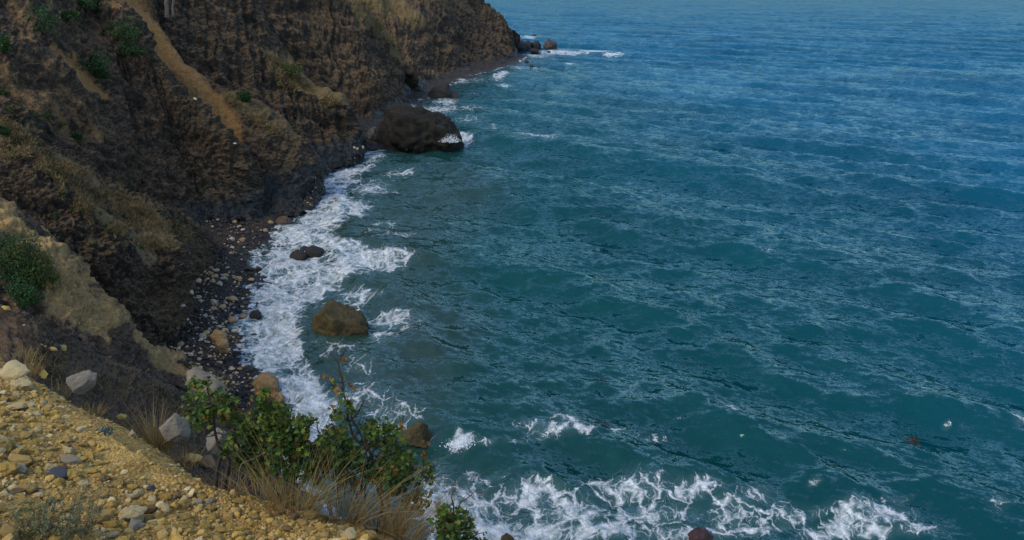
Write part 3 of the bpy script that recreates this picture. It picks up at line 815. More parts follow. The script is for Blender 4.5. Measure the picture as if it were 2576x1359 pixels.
# ---------------------------------------------------------------- rocks and stones
M_STONE = {
    'cream': rock_mat('cream_limestone', (.72, .58, .31), (.60, .46, .21), (.50, .39, .20), 9, .012, vary=.12),
    'ochre': rock_mat('ochre_limestone', (.60, .405, .105), (.50, .31, .07), (.66, .47, .17), 9, .012, vary=.15),
    'tan': rock_mat('tan_limestone', (.54, .375, .13), (.44, .285, .085), (.62, .45, .19), 9, .012, vary=.15),
    'grey': rock_mat('grey_limestone', (.34, .295, .21), (.25, .215, .145), (.45, .38, .25), 9, .006, vary=.12),
    'brown': rock_mat('brown_stone', (.17, .105, .05), (.23, .145, .065), (.12, .08, .045), 9, .006, vary=.15),
    'charcoal': rock_mat('charcoal_pebble', (.045, .048, .055), (.055, .058, .064), (.035, .037, .04), 9, .001, .7),
}
M_BEACH = {
    'cream': rock_mat('cream_beach_stone', (.50, .43, .32), (.42, .34, .23), (.37, .31, .23), 2.0, .04, .85, vary=.15),
    'ochre': rock_mat('ochre_beach_stone', (.40, .28, .13), (.34, .225, .10), (.45, .33, .17), 2.0, .04, .85, vary=.15),
    'dark': rock_mat('dark_beach_rock', (.030, .025, .023), (.045, .037, .032), (.065, .052, .042), 1.6, .05, .7, vary=.25),
    'brown': rock_mat('brown_beach_rock', (.060, .042, .030), (.085, .060, .040), (.11, .085, .055), 1.6, .05, .8, vary=.25),
}
M_BOULD = rock_mat('umber_boulder', (.050, .039, .016), (.080, .062, .024), (.026, .021, .011), .9, .10, .9)
M_DARKB = rock_mat('dark_wet_boulder', (.020, .019, .018), (.036, .032, .028), (.055, .046, .036), .8, .12, .75)
M_BIGB = rock_mat('dark_mossy_boulder', (.014, .013, .010), (.024, .021, .015), (.038, .033, .022), .35, .3, .9)
M_PALEB = rock_mat('grey_pocked_boulder', (.085, .075, .06), (.13, .115, .09), (.055, .05, .04), .7, .12, .9)
M_TANB = rock_mat('tan_bedded_boulder', (.32, .21, .095), (.24, .155, .07), (.15, .10, .05), 1.6, .07, .9)
M_WHITEB = rock_mat('white_grey_boulder', (.23, .205, .16), (.17, .15, .115), (.115, .10, .075), 7, .012, .9)
M_GREYB = rock_mat('grey_slab_stone', (.20, .185, .155), (.15, .14, .115), (.27, .24, .19), 8, .010, .9)
M_SLAB = rock_mat('bedded_slab_stone', (.24, .20, .14), (.17, .14, .10), (.32, .27, .19), 1.4, .08, .9)

_ICO = {}
def ico(sub):
    if sub not in _ICO:
        bm = bmesh.new(); bmesh.ops.create_icosphere(bm, subdivisions=max(sub, 1), radius=1.0)
        if sub == 0: bm.clear(); bmesh.ops.create_cube(bm, size=1.25); bmesh.ops.triangulate(bm, faces=bm.faces)
        bm.verts.ensure_lookup_table()
        V = np.array([v.co[:] for v in bm.verts]); F = np.array([[v.index for v in f.verts] for f in bm.faces])
        bm.free()
        _ICO[sub] = (V / np.linalg.norm(V, axis=1, keepdims=True), F)
    return _ICO[sub]

def facet_radius(D, planes, k=14.0):
    """soft minimum of plane distances along directions D"""
    r = np.zeros(len(D))
    for n, h in planes:
        c = D @ n
        r += np.where(c > 1e-3, (np.maximum(c, 1e-3) / h) ** k, 0)
    return r ** (-1.0 / k)

def stone_verts(seed, sub=2, dims=(1, 1, 1), ncut=14, rough=.10, k=34):
    r = np.random.default_rng(seed)
    D, F = ico(sub)
    pl = []
    for _ in range(ncut):
        n = r.normal(size=3); n /= np.linalg.norm(n)
        pl.append((n, r.uniform(.62, 1.0)))
    for ax in np.concatenate([np.eye(3), -np.eye(3)]):
        pl.append((ax, 1.0))
    R = facet_radius(D, pl, k)
    R = R * (1 + 1.5 * rough * fbm(D * 1.7 + seed * 3.1, 3, seed) + rough * .8 * fbm(D * 4.5 + seed, 2, seed + 4, ridged=True))
    return D * R[:, None] * np.array(dims), F

STONE_MESH = {}
def stone_mesh(mat, variant, sub=2):
    """shared unit stones: eight shapes per material"""
    key = (mat.name, variant, sub)
    if key not in STONE_MESH:
        shapes = [(1, .85, .7, 14, .10), (1, .7, .5, 12, .08), (1, .9, .8, 10, .14), (1, .6, .38, 12, .08), (1, .8, .62, 18, .06), (1, .75, .75, 9, .14), (1, .55, .45, 12, .1), (1, .92, .45, 14, .08)]
        a, b, c, n, ro = shapes[variant % 8]
        V, F = stone_verts(100 + variant * 7, sub, (a, b, c), n, ro)
        STONE_MESH[key] = mesh_np('stone', V, F, [mat], False)
    return STONE_MESH[key]
SHAPE_WORD = ['chunky', 'oblong', 'blocky', 'flat', 'rounded', 'knobbly', 'narrow', 'slab-like']

def place_stone(o, p, n, r, seed, sink=.35, tilt=.5):
    q = random.Random(seed)
    up = (Vector((0, 0, 1)) * .4 + n * .6).normalized()
    up = (up + Vector((q.uniform(-1, 1), q.uniform(-1, 1), 0)) * .3 * tilt).normalized()
    rot = up.to_track_quat('Z', 'Y').to_matrix().to_4x4() @ Matrix.Rotation(q.uniform(0, 6.28), 4, 'Z')
    o.matrix_world = Matrix.Translation(p + n * r * (.55 - sink)) @ rot @ Matrix.Scale(r, 4)

def hull_planes(pts):
    bm = bmesh.new()
    for p in pts: bm.verts.new(p)
    bmesh.ops.convex_hull(bm, input=bm.verts)
    bm.normal_update()
    c = np.mean(pts, 0)
    out = []
    for f in bm.faces:
        n = np.array(f.normal[:]); 
        if np.linalg.norm(n) < .5: continue
        h = float(np.dot(n, np.array(f.verts[0].co[:]) - c))
        if h < 0: n, h = -n, -h
        out.append((n, max(h, 1e-3)))
    bm.free()
    return c, out

def hull_rock(name, outline, Y, depth, mat, label, cat='rock', group=None, sub=5, rough=.10, fine=.05, seed=1, down=.15, lean=0.0, bed=0.0, k=70, scale=None, cuts=7):
    """a boulder whose outline passes through photo points at distance Y, with real depth fore and aft"""
    o3 = np.array([U(x, y, Y) for x, y in outline])
    c = o3.mean(0)
    view = c - np.array([0, 0, H]); view /= np.linalg.norm(view)
    vh = np.array([view[0], view[1], 0]); vh /= np.linalg.norm(vh)
    inner = c + (o3 - c) * .62
    lo = o3[:, 2].min()
    pts = [*o3, *(inner - vh * depth / 2 + np.array([0, 0, -lean])), *(inner + vh * depth / 2)]
    low = o3[o3[:, 2] < lo + (o3[:, 2].max() - lo) * .35]
    for p in low:
        pts.append(p - np.array([0, 0, down])); pts.append(c + (p - c) * .7 - vh * depth * .42 - np.array([0, 0, down]))
    pts = np.array(pts)
    cc, pl = hull_planes(pts)
    rr = np.random.default_rng(seed * 13 + 5); P_ = pts - cc
    for _ in range(cuts):
        nn_ = rr.normal(size=3); nn_ /= np.linalg.norm(nn_)
        if abs(nn_ @ vh) < .35: continue
        pl.append((nn_, float((P_ @ nn_).max()) * rr.uniform(.70, .92)))
    D, F = ico(sub)
    R = facet_radius(D, pl, k)
    size = float(np.median(R))
    q = D * (R / size)[:, None]
    R = R + size * (rough * fbm(q * 1.5 + seed * 5.3, 4, seed) + 2.2 * fine * fbm(q * 3.2 + seed, 5, seed + 3, ridged=True))
    w1, w2, cid = worley(q * 1.7 + seed, seed + 6)
    R = R + size * rough * 1.3 * (cid - .5) * sstep(0, .12, w2 - w1)
    if bed:
        R = R + size * bed * np.sin((q[:, 2] * .9 + q[:, 0] * .35) * 16 + 2 * noise3(q * 2, seed))
    V = D * R[:, None]
    me = mesh_np(name, V, F, [mat], True)
    return link(name, me, label=label, cat=cat, group=group, loc=tuple(cc))

def seaY(py): return float(H / math.tan(TH + math.atan((py - 679.5) / FPX)))

def plane_rock(name, px, py, wpx, dims, planes, mat, label, seed, Y, k=80, rough=.05, sub=5, turn=0.0, cat='rock', group=None):
    """a boulder cut by chosen faces: planes are (normal, distance) on the unit body, dims scale it against its width"""
    c = U(px, py, Y); w = np.linalg.norm(c - np.array([0, 0, H])) / FPX * wpx / 2
    D, F = ico(sub)
    r = np.random.default_rng(seed)
    pl = [(np.array(n, float) / np.linalg.norm(n), h) for n, h in planes]
    for _ in range(5):
        n = r.normal(size=3); n /= np.linalg.norm(n); pl.append((n, r.uniform(.98, 1.1)))
    R = facet_radius(D, pl, k)
    q = D * R[:, None]
    R = R * (1 + rough * fbm(q * 1.6 + seed, 4, seed) + rough * .9 * fbm(q * 3.4 + seed, 4, seed + 2, ridged=True))
    w1, w2, cid = worley(q * 2.1 + seed, seed + 6)
    R = R * (1 + rough * 1.3 * (cid - .5) * sstep(0, .1, w2 - w1))
    V = D * R[:, None] * np.array(dims) * w
    o = link(name, mesh_np(name, V, F, [mat], True), label=label, cat=cat, group=group, loc=tuple(c))
    o.rotation_euler = (0, 0, turn)
    return o
plane_rock('boulder', 853, 822, 114, (1.0, .85, .98), [((.42, -.12, .90), .60), ((-.96, -.2, .18), .98), ((-.45, -.88, .12), .86), ((.45, -.86, .20), .80), ((.93, -.2, .30), 1.0), ((.75, -.1, .70), .84), ((-.75, .1, .66), .92), ((0, 1, .1), .9), ((0, 0, -1), .9), ((-.6, -.5, -.5), .9)],
           M_BOULD, 'big umber boulder with a sloping top standing alone in the surf off the beach', 5, seaY(858) + 1.6, rough=.095)
plane_rock('rock', 1041, 1092, 54, (1.0, .8, 1.0), [((-.62, -.2, .76), .42), ((.9, -.3, .3), .95), ((.1, -.95, .3), .7), ((-.5, -.8, 0), .8), ((.3, .2, .93), 1.05), ((0, 1, .1), .8), ((0, 0, -1), 1.0)],
           M_BOULD, 'dark weedy rock rising from the water right of the tall bush', 9, seaY(1104) + .3, rough=.08)
hull_rock('boulder', [(961, 312), (973, 274), (1004, 268), (1039, 276), (1058, 286), (1086, 285), (1106, 295), (1133, 309), (1148, 328), (1156, 350), (1148, 361), (1117, 367), (1078, 374), (1043, 374), (1000, 370), (966, 365), (958, 344)],
          seaY(372) + 3, 9, M_BIGB, 'huge dark boulder at the foot of the cliff with a wave splashing at its tip', seed=8, cuts=0, down=1.5, rough=.10, fine=.05)
hull_rock('boulder', [(922, 345), (930, 326), (943, 320), (958, 330), (964, 360), (940, 369), (923, 362)], seaY(366) + 4, 4, M_PALEB, 'pocked grey boulder wedged between the cliff and the huge dark boulder', seed=12, rough=.09, down=.8)
fin = link('sea_stack', None, label='dark fin-shaped rock jutting into the water beside the small black beach', cat='rock', loc=tuple(sea_pt(1120, 245)))
for i, ol in enumerate(([(1079, 236), (1089, 223), (1112, 219), (1120, 212), (1127, 215), (1127, 230), (1142, 247), (1084, 248)], [(1118, 238), (1130, 233), (1143, 233), (1171, 248), (1120, 250)])):
    q = hull_rock('rock_mass', ol, 207, 6 if i == 0 else 5, M_DARKB, None, cat=None, seed=21 + i, down=1.0, rough=.08, sub=4)
    m = q.matrix_world.copy(); loc = q.location.copy(); q.parent = fin; q.location = loc - fin.location
for ol, Y, dp, mt, lb, sd in (
    ([(1285, 96), (1298, 99), (1308, 103), (1322, 110), (1324, 127), (1300, 132), (1285, 130)], 352, 12, M_DARKB, 'jagged rock spur running out from the far headland tip', 31),
    ([(1319, 107), (1326, 105), (1337, 108), (1338, 119), (1341, 128), (1318, 129)], 356, 8, M_DARKB, 'square-topped dark rock at the end of the far spur', 32),
    ([(1339, 110), (1345, 105), (1352, 104), (1358, 108), (1359, 119), (1356, 125), (1341, 122)], 357, 7, M_DARKB, 'squat block of rock in the sea next to the far spur, second from the end', 33),
    ([(1368, 116), (1374, 103), (1381, 99), (1390, 105), (1399, 110), (1401, 121), (1390, 125), (1370, 124)], 358, 9, rock_mat('pale_topped_rock', (.055, .045, .04), (.09, .075, .065), (.14, .12, .105), .4, .3), 'pale-topped pyramid rock standing farthest out at the headland', 34),
    ([(1334, 126), (1340, 122), (1352, 125), (1356, 132), (1336, 132)], 338, 5, M_DARKB, 'low dark rock awash in front of the far square rocks', 35),
    ([(728, 649), (733, 640), (746, 632), (760, 634), (771, 640), (768, 648), (745, 653), (730, 653)], seaY(650) + .5, 2.2, M_DARKB, 'dark rock in the white surf, nearer of the touching pair', 36),
    ([(767, 640), (770, 625), (790, 621), (810, 628), (813, 636), (795, 645), (775, 643)], seaY(642) + .6, 2.2, M_DARKB, 'dark slab-topped rock in the white surf, farther of the touching pair', 37),
    ([(752, 626), (763, 621), (776, 623), (770, 629)], seaY(628) + .8, 1.2, M_DARKB, 'flat dark rock barely above the foam behind the touching pair', 38),
    ([(688, 566), (699, 551), (718, 546), (733, 558), (732, 567), (700, 568)], seaY(566) + .7, 2.6, M_BEACH['brown'], 'rust-dark boulder where the shingle meets the foot of the central cliff', 39),
    ([(628, 793), (636, 784), (650, 782), (657, 788), (653, 800), (640, 802), (629, 798)], seaY(800) + .3, 1.0, M_DARKB, 'black rounded rock at the edge of the foam by the pale shingle', 40),
    ([(530, 845), (540, 833), (557, 832), (569, 842), (567, 858), (545, 857)], 56.6, 1.3, M_TANB, 'large tan boulder on the shingle, upper of a leaning two', 41),
    ([(543, 863), (556, 853), (572, 857), (571, 870), (553, 873)], 55.8, 1.0, M_TANB, 'tan boulder leaning below the larger one on the shingle', 42),
    ([(638, 966), (651, 951), (664, 944), (690, 950), (700, 960), (698, 974), (682, 984), (648, 985)], seaY(984) + .7, 1.7, M_TANB, 'tan bedded boulder at the water edge just above the leafy bush', 43),
    ([(680, 1000), (690, 990), (712, 994), (716, 1002), (700, 1008)], seaY(1005) + .2, .8, M_TANB, 'low tan rock in the wash below the bedded boulder', 44),
    ([(1733, 1347), (1750, 1334), (1776, 1337), (1793, 1354), (1772, 1368), (1740, 1366)], seaY(1362) + .3, .9, rock_mat('reddish_wet_rock', (.05, .022, .022), (.035, .02, .02), (.08, .04, .035), 1.5, .06, .5), 'wine-dark rock just breaking the lacy foam at the bottom of the view', 46),
    ([(1262, 1356), (1272, 1347), (1288, 1352), (1296, 1364), (1270, 1372)], seaY(1370) + .3, .8, M_BOULD, 'brown rock in thick foam right of the lowest bush', 47),
    ([(466, 938), (482, 934), (508, 942), (544, 958), (567, 976), (553, 984), (535, 985), (499, 968), (468, 957)], 42.0, 2.0, M_SLAB, 'flat layered slab lying above the shingle behind the grass tuft', 48),
):
    hull_rock('rock' if 'boulder' not in lb else 'boulder', ol, Y, dp, mt, lb, seed=sd, sub=4, down=.5, rough=.11, fine=.05, bed=.02 if mt in (M_TANB, M_SLAB) else 0)

def lY(px, py, d=0.0):
    p, n = hit(px, py); return p.y + d
def rimY(x, y, lo):
    p, n = hit(x, y)
    return p.y + .05 if p is not None and p.y < 7 else lo
def rim_boulder(px, py, wpx, hpx, mat, label, seed, dims=(1, .8, .9), turn=0.0, dy=0.0):
    """a faceted boulder whose foot sinks into the rim below photo point (px, py)"""
    Yb = rimY(px, py + hpx * .45, 4.8) + dy
    c = U(px, py, Yb); w = np.linalg.norm(c - np.array([0, 0, H])) / FPX
    V, F = stone_verts(seed, 5, (1, dims[1], dims[2] * hpx / wpx), 11, .05, 60)
    V = V * wpx / 2 * w * .66
    n1 = fbm(V / (wpx * w) * 9, 4, seed + 2)
    V = V * (1 + .03 * n1)[:, None]
    o = link('boulder', mesh_np('boulder', V, F, [mat], True), label=label, cat='rock', group='pale boulders on the rim', loc=tuple(c))
    o.rotation_euler = (0, turn, .6)
rim_boulder(203, 962, 80, 78, M_WHITEB, 'whitish grey boulder perched on the rim of the stony slope', 53, turn=.35)
rim_boulder(443, 1078, 92, 92, M_WHITEB, 'pale boulder behind the tan grass tuft, left of the grey slab', 61, turn=.5)
rim_boulder(552, 1112, 108, 100, M_GREYB, 'smooth grey slab leaning under the twisted stem of the leafy bush', 68, dims=(1, .5, .8), turn=.75)

# labels that say where a stone lies
def where(px, py, marks):
    best = None
    for mx, my, text in marks:
        d = math.hypot(px - mx, py - my)
        if best is None or d < best[0]: best = (d, mx, my, text)
    d, mx, my, text = best
    ax, ay = px - mx, py - my
    far = 'well ' if d > 90 else ('' if d > 35 else 'just ')
    if abs(ax) > 2 * abs(ay): s = far + ('right of ' if ax > 0 else 'left of ')
    elif abs(ay) > 2 * abs(ax): s = far + ('below ' if ay > 0 else 'above ')
    else: s = far + ('below and ' if ay > 0 else 'above and ') + ('right of ' if ax > 0 else 'left of ')
    return s + text

def unique_labels(items):
    """items: (object, label); adds size order where two read the same"""
    seen = {}
    for o, lb, size in items:
        seen.setdefault(lb, []).append((size, o))
    for lb, lst in seen.items():
        lst.sort(key=lambda t: -t[0])
        for k, (sz, o) in enumerate(lst):
            if len(lst) == 1: o['label'] = lb
            elif len(lst) == 2: o['label'] = ('larger ' if k == 0 else 'smaller ') + lb
            else: o['label'] = (['largest ', 'second largest ', 'third largest ', 'fourth largest ', 'fifth largest '] + ['smallest '] * 9)[k if k < len(lst) - 1 else 5] + lb

LEDGE_MARKS = [(145, 1200, 'the black pebble'), (130, 1310, 'the feathery plant'), (262, 1088, 'the silvery cushion plant'), (200, 960, 'the whitish rim boulder'), (380, 1060, 'the big grass tuft'),
               (380, 1235, 'the dark split stone'), (300, 1140, 'the dark earth hollow'), (650, 1245, 'the silvery sprig on the rim'), (540, 1140, 'the grey slab'), (325, 1312, 'the wide cream stone'), (870, 1350, 'the flat cream rim stone'),
               (25, 1240, 'the left picture edge'), (520, 1330, 'the bottom picture edge'), (60, 1040, 'the pale bank top left'), (700, 1320, 'the lower right gravel')]
ledge_items = []
hand = []
def ledge_stone(px, py, w, col, var, label, hh=None, sink=.2):
    p, n = hit(px, py)
    if p is None: return
    d = (p - CAM).length
    r = w / 2 / FPX * d * 1.08
    o = link('stone', stone_mesh(M_STONE[col], var, 3), label=label, cat='stone', group='loose stones on the ledge')
    place_stone(o, p, n, r, int(px * 7 + py), sink=sink)
    hand.append((p.x, p.y, r))
    return o
for a in [(145, 1201, 42, 'charcoal', 4, 'smooth round black pebble among ochre stones on the slope'), (180, 1204, 34, 'ochre', 2, 'yellow blocky stone touching the right side of the black pebble'),
          (381, 1234, 24, 'charcoal', 0, 'dark split stone set in the soil of the open slope'), (255, 1312, 56, 'tan', 1, 'long tan stone beside the feathery plant at the bottom'),
          (324, 1310, 56, 'cream', 2, 'wide cream stone with a broken front at the bottom of the slope'), (346, 1334, 38, 'grey', 5, 'mottled grey stone in front of the wide cream stone'),
          (373, 1288, 38, 'brown', 3, 'thin pinkish brown slab lying tilted on the gravel'), (65, 1236, 40, 'tan', 0, 'upright tan stone left of the black pebble and lower'),
          (45, 1187, 46, 'grey', 6, 'grey oblong stone near the left edge with lichen'), (45, 1166, 48, 'tan', 1, 'brownish oblong stone above the grey oblong one'), (17, 1192, 44, 'ochre', 2, 'big ochre stone cut by the left picture edge'),
          (172, 1166, 42, 'grey', 1, 'grey cream stone above the black pebble'), (173, 1141, 26, 'cream', 5, 'whitish knobbly stone up the slope from the black pebble'), (47, 1146, 38, 'tan', 1, 'tan oblong stone near the left edge, uppermost of its pile'),
          (874, 1353, 40, 'cream', 7, 'flat cream stone at the very bottom near the grass'), (906, 1335, 24, 'tan', 4, 'rounded tan stone left of the blue grey one'), (926, 1333, 24, 'grey', 2, 'blue grey angular stone near the lower right rim'),
          (10, 1130, 40, 'tan', 2, 'large tan stone halfway up the left picture edge'), (30, 950, 60, 'cream', 7, 'broad pale rock face in the bank at the top left'), (55, 975, 40, 'cream', 2, 'cream block below the pale bank at the top left'),
          (105, 945, 26, 'ochre', 0, 'ochre block on the rim left of the whitish boulder'), (305, 1053, 22, 'ochre', 0, 'ochre block on the rim above the silvery cushion'), (36, 1030, 36, 'cream', 6, 'pale pointed stone under the bank on the left'),
          (475, 1160, 40, 'tan', 7, 'tan flat rock embedded below the pale boulder'), (510, 1170, 44, 'brown', 7, 'brown ledge rock embedded below the grey slab'), (590, 1128, 22, 'ochre', 5, 'orange stone wedged at the foot of the grey slab'),
          (110, 1335, 36, 'grey', 2, 'pale grey stone behind the feathery plant'), (15, 1345, 40, 'tan', 4, 'rounded tan stone in the bottom left corner'), (528, 1265, 24, 'grey', 0, 'grey chip standing in the gravel below the grey slab'), (1005, 1345, 26, 'ochre', 2, 'ochre stone at the lower right tip of the slope'),
          (205, 1085, 24, 'cream', 4, 'small cream stone left of the silvery cushion'), (330, 1098, 20, 'cream', 5, 'white chip right of the silvery cushion')]:
    ledge_stone(*a)

def stones_on_ledge():
    r = np.random.default_rng(5)
    N = 190000
    T = r.uniform(-1.4, 6.2, N); S = r.uniform(-3.6, .22, N)
    X = LP1[0] + T * LT[0] + S * LN[0]; Y = LP1[1] + T * LT[1] + S * LN[1]
    Zg = ledge_z(X, Y)
    px, py = proj(np.stack([X, Y, Zg], -1))
    ok = (px > -140) & (px < 1150) & (py < 1480) & (py > 830) & (Y > 1.6)
    dens = .75 + .7 * noise3(np.stack([X * 1.1, Y * 1.1, 0 * X], -1), 51) + .4 * noise3(np.stack([X * 3.5, Y * 3.5, 0 * X], -1), 52)
    # bare earth across the middle, stones below and to the left
    bare = np.maximum(stroke(px, py, [(200, 1030, 50), (330, 1120, 75), (430, 1180, 70), (600, 1210, 40)]), 0)
    dens = dens - .28 * bare + .25 * sstep(1180, 1330, py) + .25 * stroke(px, py, [(0, 1130, 120), (90, 1220, 130)])
    keep = ok & (r.random(N) < np.clip(dens, .12, 1) * .95)
    X, Y, Zg, px, py = X[keep], Y[keep], Zg[keep], px[keep], py[keep]; bare = bare[keep]
    n = len(X)
    rad = .0039 * (1 - r.random(n)) ** -.52
    rad = np.minimum(rad, .028) * (1 - .45 * bare)
    order = np.argsort(-rad)
    X, Y, Zg, px, py, rad, bare = [a[order] for a in (X, Y, Zg, px, py, rad, bare)]
    # the largest keep clear of each other
    cell = {}
    sel = []
    def clear(x, y, q):
        i, j = int(x // .12), int(y // .12)
        for a in (-1, 0, 1):
            for b in (-1, 0, 1):
                for (xx, yy, qq) in cell.get((i + a, j + b), ()):
                    if (x - xx) ** 2 + (y - yy) ** 2 < (.78 * (q + qq)) ** 2: return False
        cell.setdefault((i, j), []).append((x, y, q)); return True
    for hx, hy, hr in hand: cell.setdefault((int(hx // .12), int(hy // .12)), []).append((hx, hy, hr))
    for k in range(n):
        if rad[k] < .010 or clear(X[k], Y[k], rad[k]): sel.append(k)
    cols = ['ochre', 'tan', 'cream', 'grey', 'brown']
    ci = r.choice(5, n, p=[.42, .34, .19, .01, .04]); vi = r.integers(0, 8, n)
    things = 0
    VV, FF, MI, off = [], [], [], 0
    lib = {}
    for k in sel:
        inview = 0 < px[k] < 1100 and py[k] < 1359
        p = Vector((X[k], Y[k], Zg[k]))
        if things < 230 and inview and rad[k] > .009:
            e = .02
            nz = Vector((float(ledge_z(np.array(X[k] - e), np.array(Y[k]), False) - ledge_z(np.array(X[k] + e), np.array(Y[k]), False)) / (2 * e),
                         float(ledge_z(np.array(X[k]), np.array(Y[k] - e), False) - ledge_z(np.array(X[k]), np.array(Y[k] + e), False)) / (2 * e), 1)).normalized()
            c = cols[ci[k]]
            o = link('stone', stone_mesh(M_STONE[c], int(vi[k]), 3 if rad[k] > .025 else 2), cat='stone', group='loose stones on the ledge')
            place_stone(o, p, nz, rad[k], k, sink=.25, tilt=1.0)
            ledge_items.append((o, '%s %s stone %s' % (SHAPE_WORD[vi[k]], {'cream': 'cream', 'ochre': 'ochre yellow', 'tan': 'tan', 'grey': 'pale grey', 'brown': 'brown'}[c], where(px[k], py[k], LEDGE_MARKS)), rad[k]))
            things += 1
            continue
        sub = 2 if rad[k] > .018 else (1 if rad[k] > .0085 else 0)
        key = (int(vi[k]), sub)
        if key not in lib:
            sh = [(1, .85, .7), (1, .7, .5), (1, .9, .8), (1, .6, .38), (1, .8, .62), (1, .75, .75), (1, .55, .45), (1, .92, .45)][key[0]]
            lib[key] = stone_verts(300 + key[0], sub, sh, 12, .10)
        V, F = lib[key]
        a = r.normal(size=3); a /= np.linalg.norm(a); th = r.uniform(0, 1.0)
        R1 = np.array(Matrix.Rotation(th, 3, Vector(a)) @ Matrix.Rotation(r.uniform(0, 6.28), 3, 'Z'))
        VV.append(V @ R1.T * rad[k] + np.array([X[k], Y[k], Zg[k] + .30 * rad[k]]))
        FF.append(F + off); off += len(V); MI.append(np.full(len(F), ci[k]))
    me = mesh_np('gravel', np.concatenate(VV), np.concatenate(FF), [M_STONE[c] for c in cols], False, np.concatenate(MI))
    link('gravel', me, kind='stuff', label='small ochre gravel and chips covering the slope', cat='gravel')
    print('LEDGE stones', things, len(VV), off)
stones_on_ledge()
unique_labels(ledge_items)

BEACH_POLY = [(480, 562), (560, 548), (690, 560), (690, 585), (660, 625), (645, 690), (628, 760), (612, 830), (622, 905), (640, 1000), (600, 1050), (560, 985), (430, 905), (400, 872), (470, 800), (482, 730), (512, 675), (532, 635), (500, 600)]
BEACH_MARKS = [(550, 850, 'the big tan boulder pair'), (668, 965, 'the tan bedded boulder'), (640, 792, 'the black rounded rock'), (710, 557, 'the rust-dark boulder'), (580, 552, 'the tan scree by the central cliff'), (500, 690, 'the foot of the crag'),
               (470, 760, 'the olive gravel by the crag'), (430, 880, 'the crag base at the ridge'), (600, 640, 'the middle of the shingle'), (640, 690, 'the foam edge'), (540, 770, 'the dark weed patch'), (590, 910, 'the black sand'), (520, 955, 'the flat layered slab'), (748, 642, 'the touching surf rocks')]
beach_items = []
def stones_on_beach():
    r = np.random.default_rng(9)
    hand_b = [(692, 581, 20, 'dark'), (664, 642, 20, 'dark'), (647, 665, 22, 'dark'), (630, 680, 24, 'dark'), (630, 693, 18, 'dark'), (651, 680, 18, 'dark'), (726, 591, 18, 'dark'), (786, 586, 13, 'dark'), (757, 589, 10, 'cream'), (736, 594, 10, 'dark'),
              (645, 610, 14, 'dark'), (620, 640, 12, 'dark'), (636, 625, 14, 'dark'), (656, 598, 16, 'dark'), (590, 540 + 20, 12, 'ochre'), (585, 756, 22, 'ochre'), (572, 752, 10, 'cream'), (560, 775, 18, 'ochre'), (536, 762, 14, 'cream'), (535, 778, 18, 'ochre'),
              (551, 716, 14, 'cream'), (562, 703, 16, 'cream'), (497, 703, 12, 'cream'), (500, 706, 12, 'ochre'), (540, 698, 16, 'ochre'), (568, 695, 14, 'ochre'), (600, 704, 16, 'ochre'), (630, 706, 14, 'ochre'), (480, 735, 12, 'cream'), (498, 750, 14, 'cream'), (505, 758, 10, 'cream'),
              (583, 808, 22, 'ochre'), (540, 814, 12, 'cream'), (590, 835, 14, 'cream'), (612, 800, 16, 'ochre'), (520, 840, 16, 'ochre'), (510, 848, 18, 'cream'), (505, 856, 16, 'cream'), (565, 832, 16, 'cream'), (640, 845, 14, 'dark'), (625, 832, 16, 'dark'), (645, 815, 10, 'brown'),
              (455, 868, 14, 'ochre'), (450, 878, 14, 'cream'), (440, 885, 10, 'cream'), (480, 895, 12, 'cream'), (465, 890, 9, 'cream'), (612, 922, 14, 'cream'), (604, 930, 12, 'ochre'), (632, 930, 16, 'dark'), (622, 935, 12, 'dark'), (595, 940, 10, 'cream'), (610, 605, 14, 'ochre'), (584, 603, 12, 'cream'),
              (668, 582, 12, 'ochre'), (625, 552, 12, 'cream'), (585, 625, 10, 'cream'), (610, 580, 10, 'cream'), (460, 770, 9, 'cream'), (940, 378, 14, 'dark'), (905, 390, 12, 'dark'), (900, 375, 10, 'ochre'), (890, 372, 8, 'cream'), (912, 370, 8, 'cream'), (1022, 377, 8, 'dark'), (925, 372, 14, 'brown')]
    pts = []
    for x, y, w, c in hand_b: pts.append((x, y, w, c, True))
    n = 0
    while n < 3800:
        x, y = r.uniform(395, 700), r.uniform(545, 1050)
        if not in_poly(np.array(x), np.array(y), BEACH_POLY): continue
        n += 1
        f = 70.0 / seaY(y)            # nearer stones look larger
        w = 3.7 * (1 - r.random()) ** -.45 * f
        w = min(w, 13)
        d = np.interp(y, [560, 660, 800, 1000], [675, 640, 605, 620]) - x    # how far from the water, px
        pc = .07 + .2 * float(noise3(np.array([x * .02, y * .02, 0.]), 5)) + (.14 if 20 < d < 130 and y > 680 else 0)
        u = r.random()
        c = 'cream' if u < pc * .55 else ('ochre' if u < pc else ('brown' if u < pc + .25 else 'dark'))
        pts.append((x, y, w, c, False))
    for k in range(900):   # rubble along the feet of the far cliffs
        t_ = r.random()
        i = t_ * 17
        wl = WATERLINE[:18]
        j = min(int(i), 16); fr = i - j
        x = wl[j][0] + (wl[j + 1][0] - wl[j][0]) * fr + r.normal() * 5 - r.uniform(-4, 12); y = wl[j][1] + (wl[j + 1][1] - wl[j][1]) * fr + r.normal() * 2.5
        u = r.random()
        pts.append((x, y, (2.2 + 2.5 * r.random() ** 2) * min(2.0, 150 / seaY(max(y, 90))) ** .6, 'cream' if u < .06 else 'ochre' if u < .12 else 'brown' if u < .45 else 'dark', False))
    pts.sort(key=lambda t: -t[2] - (100 if t[4] else 0))
    cols = ['cream', 'ochre', 'dark', 'brown']
    VV, FF, MI, off, things = [], [], [], 0, 0
    lib = {}
    taken = []
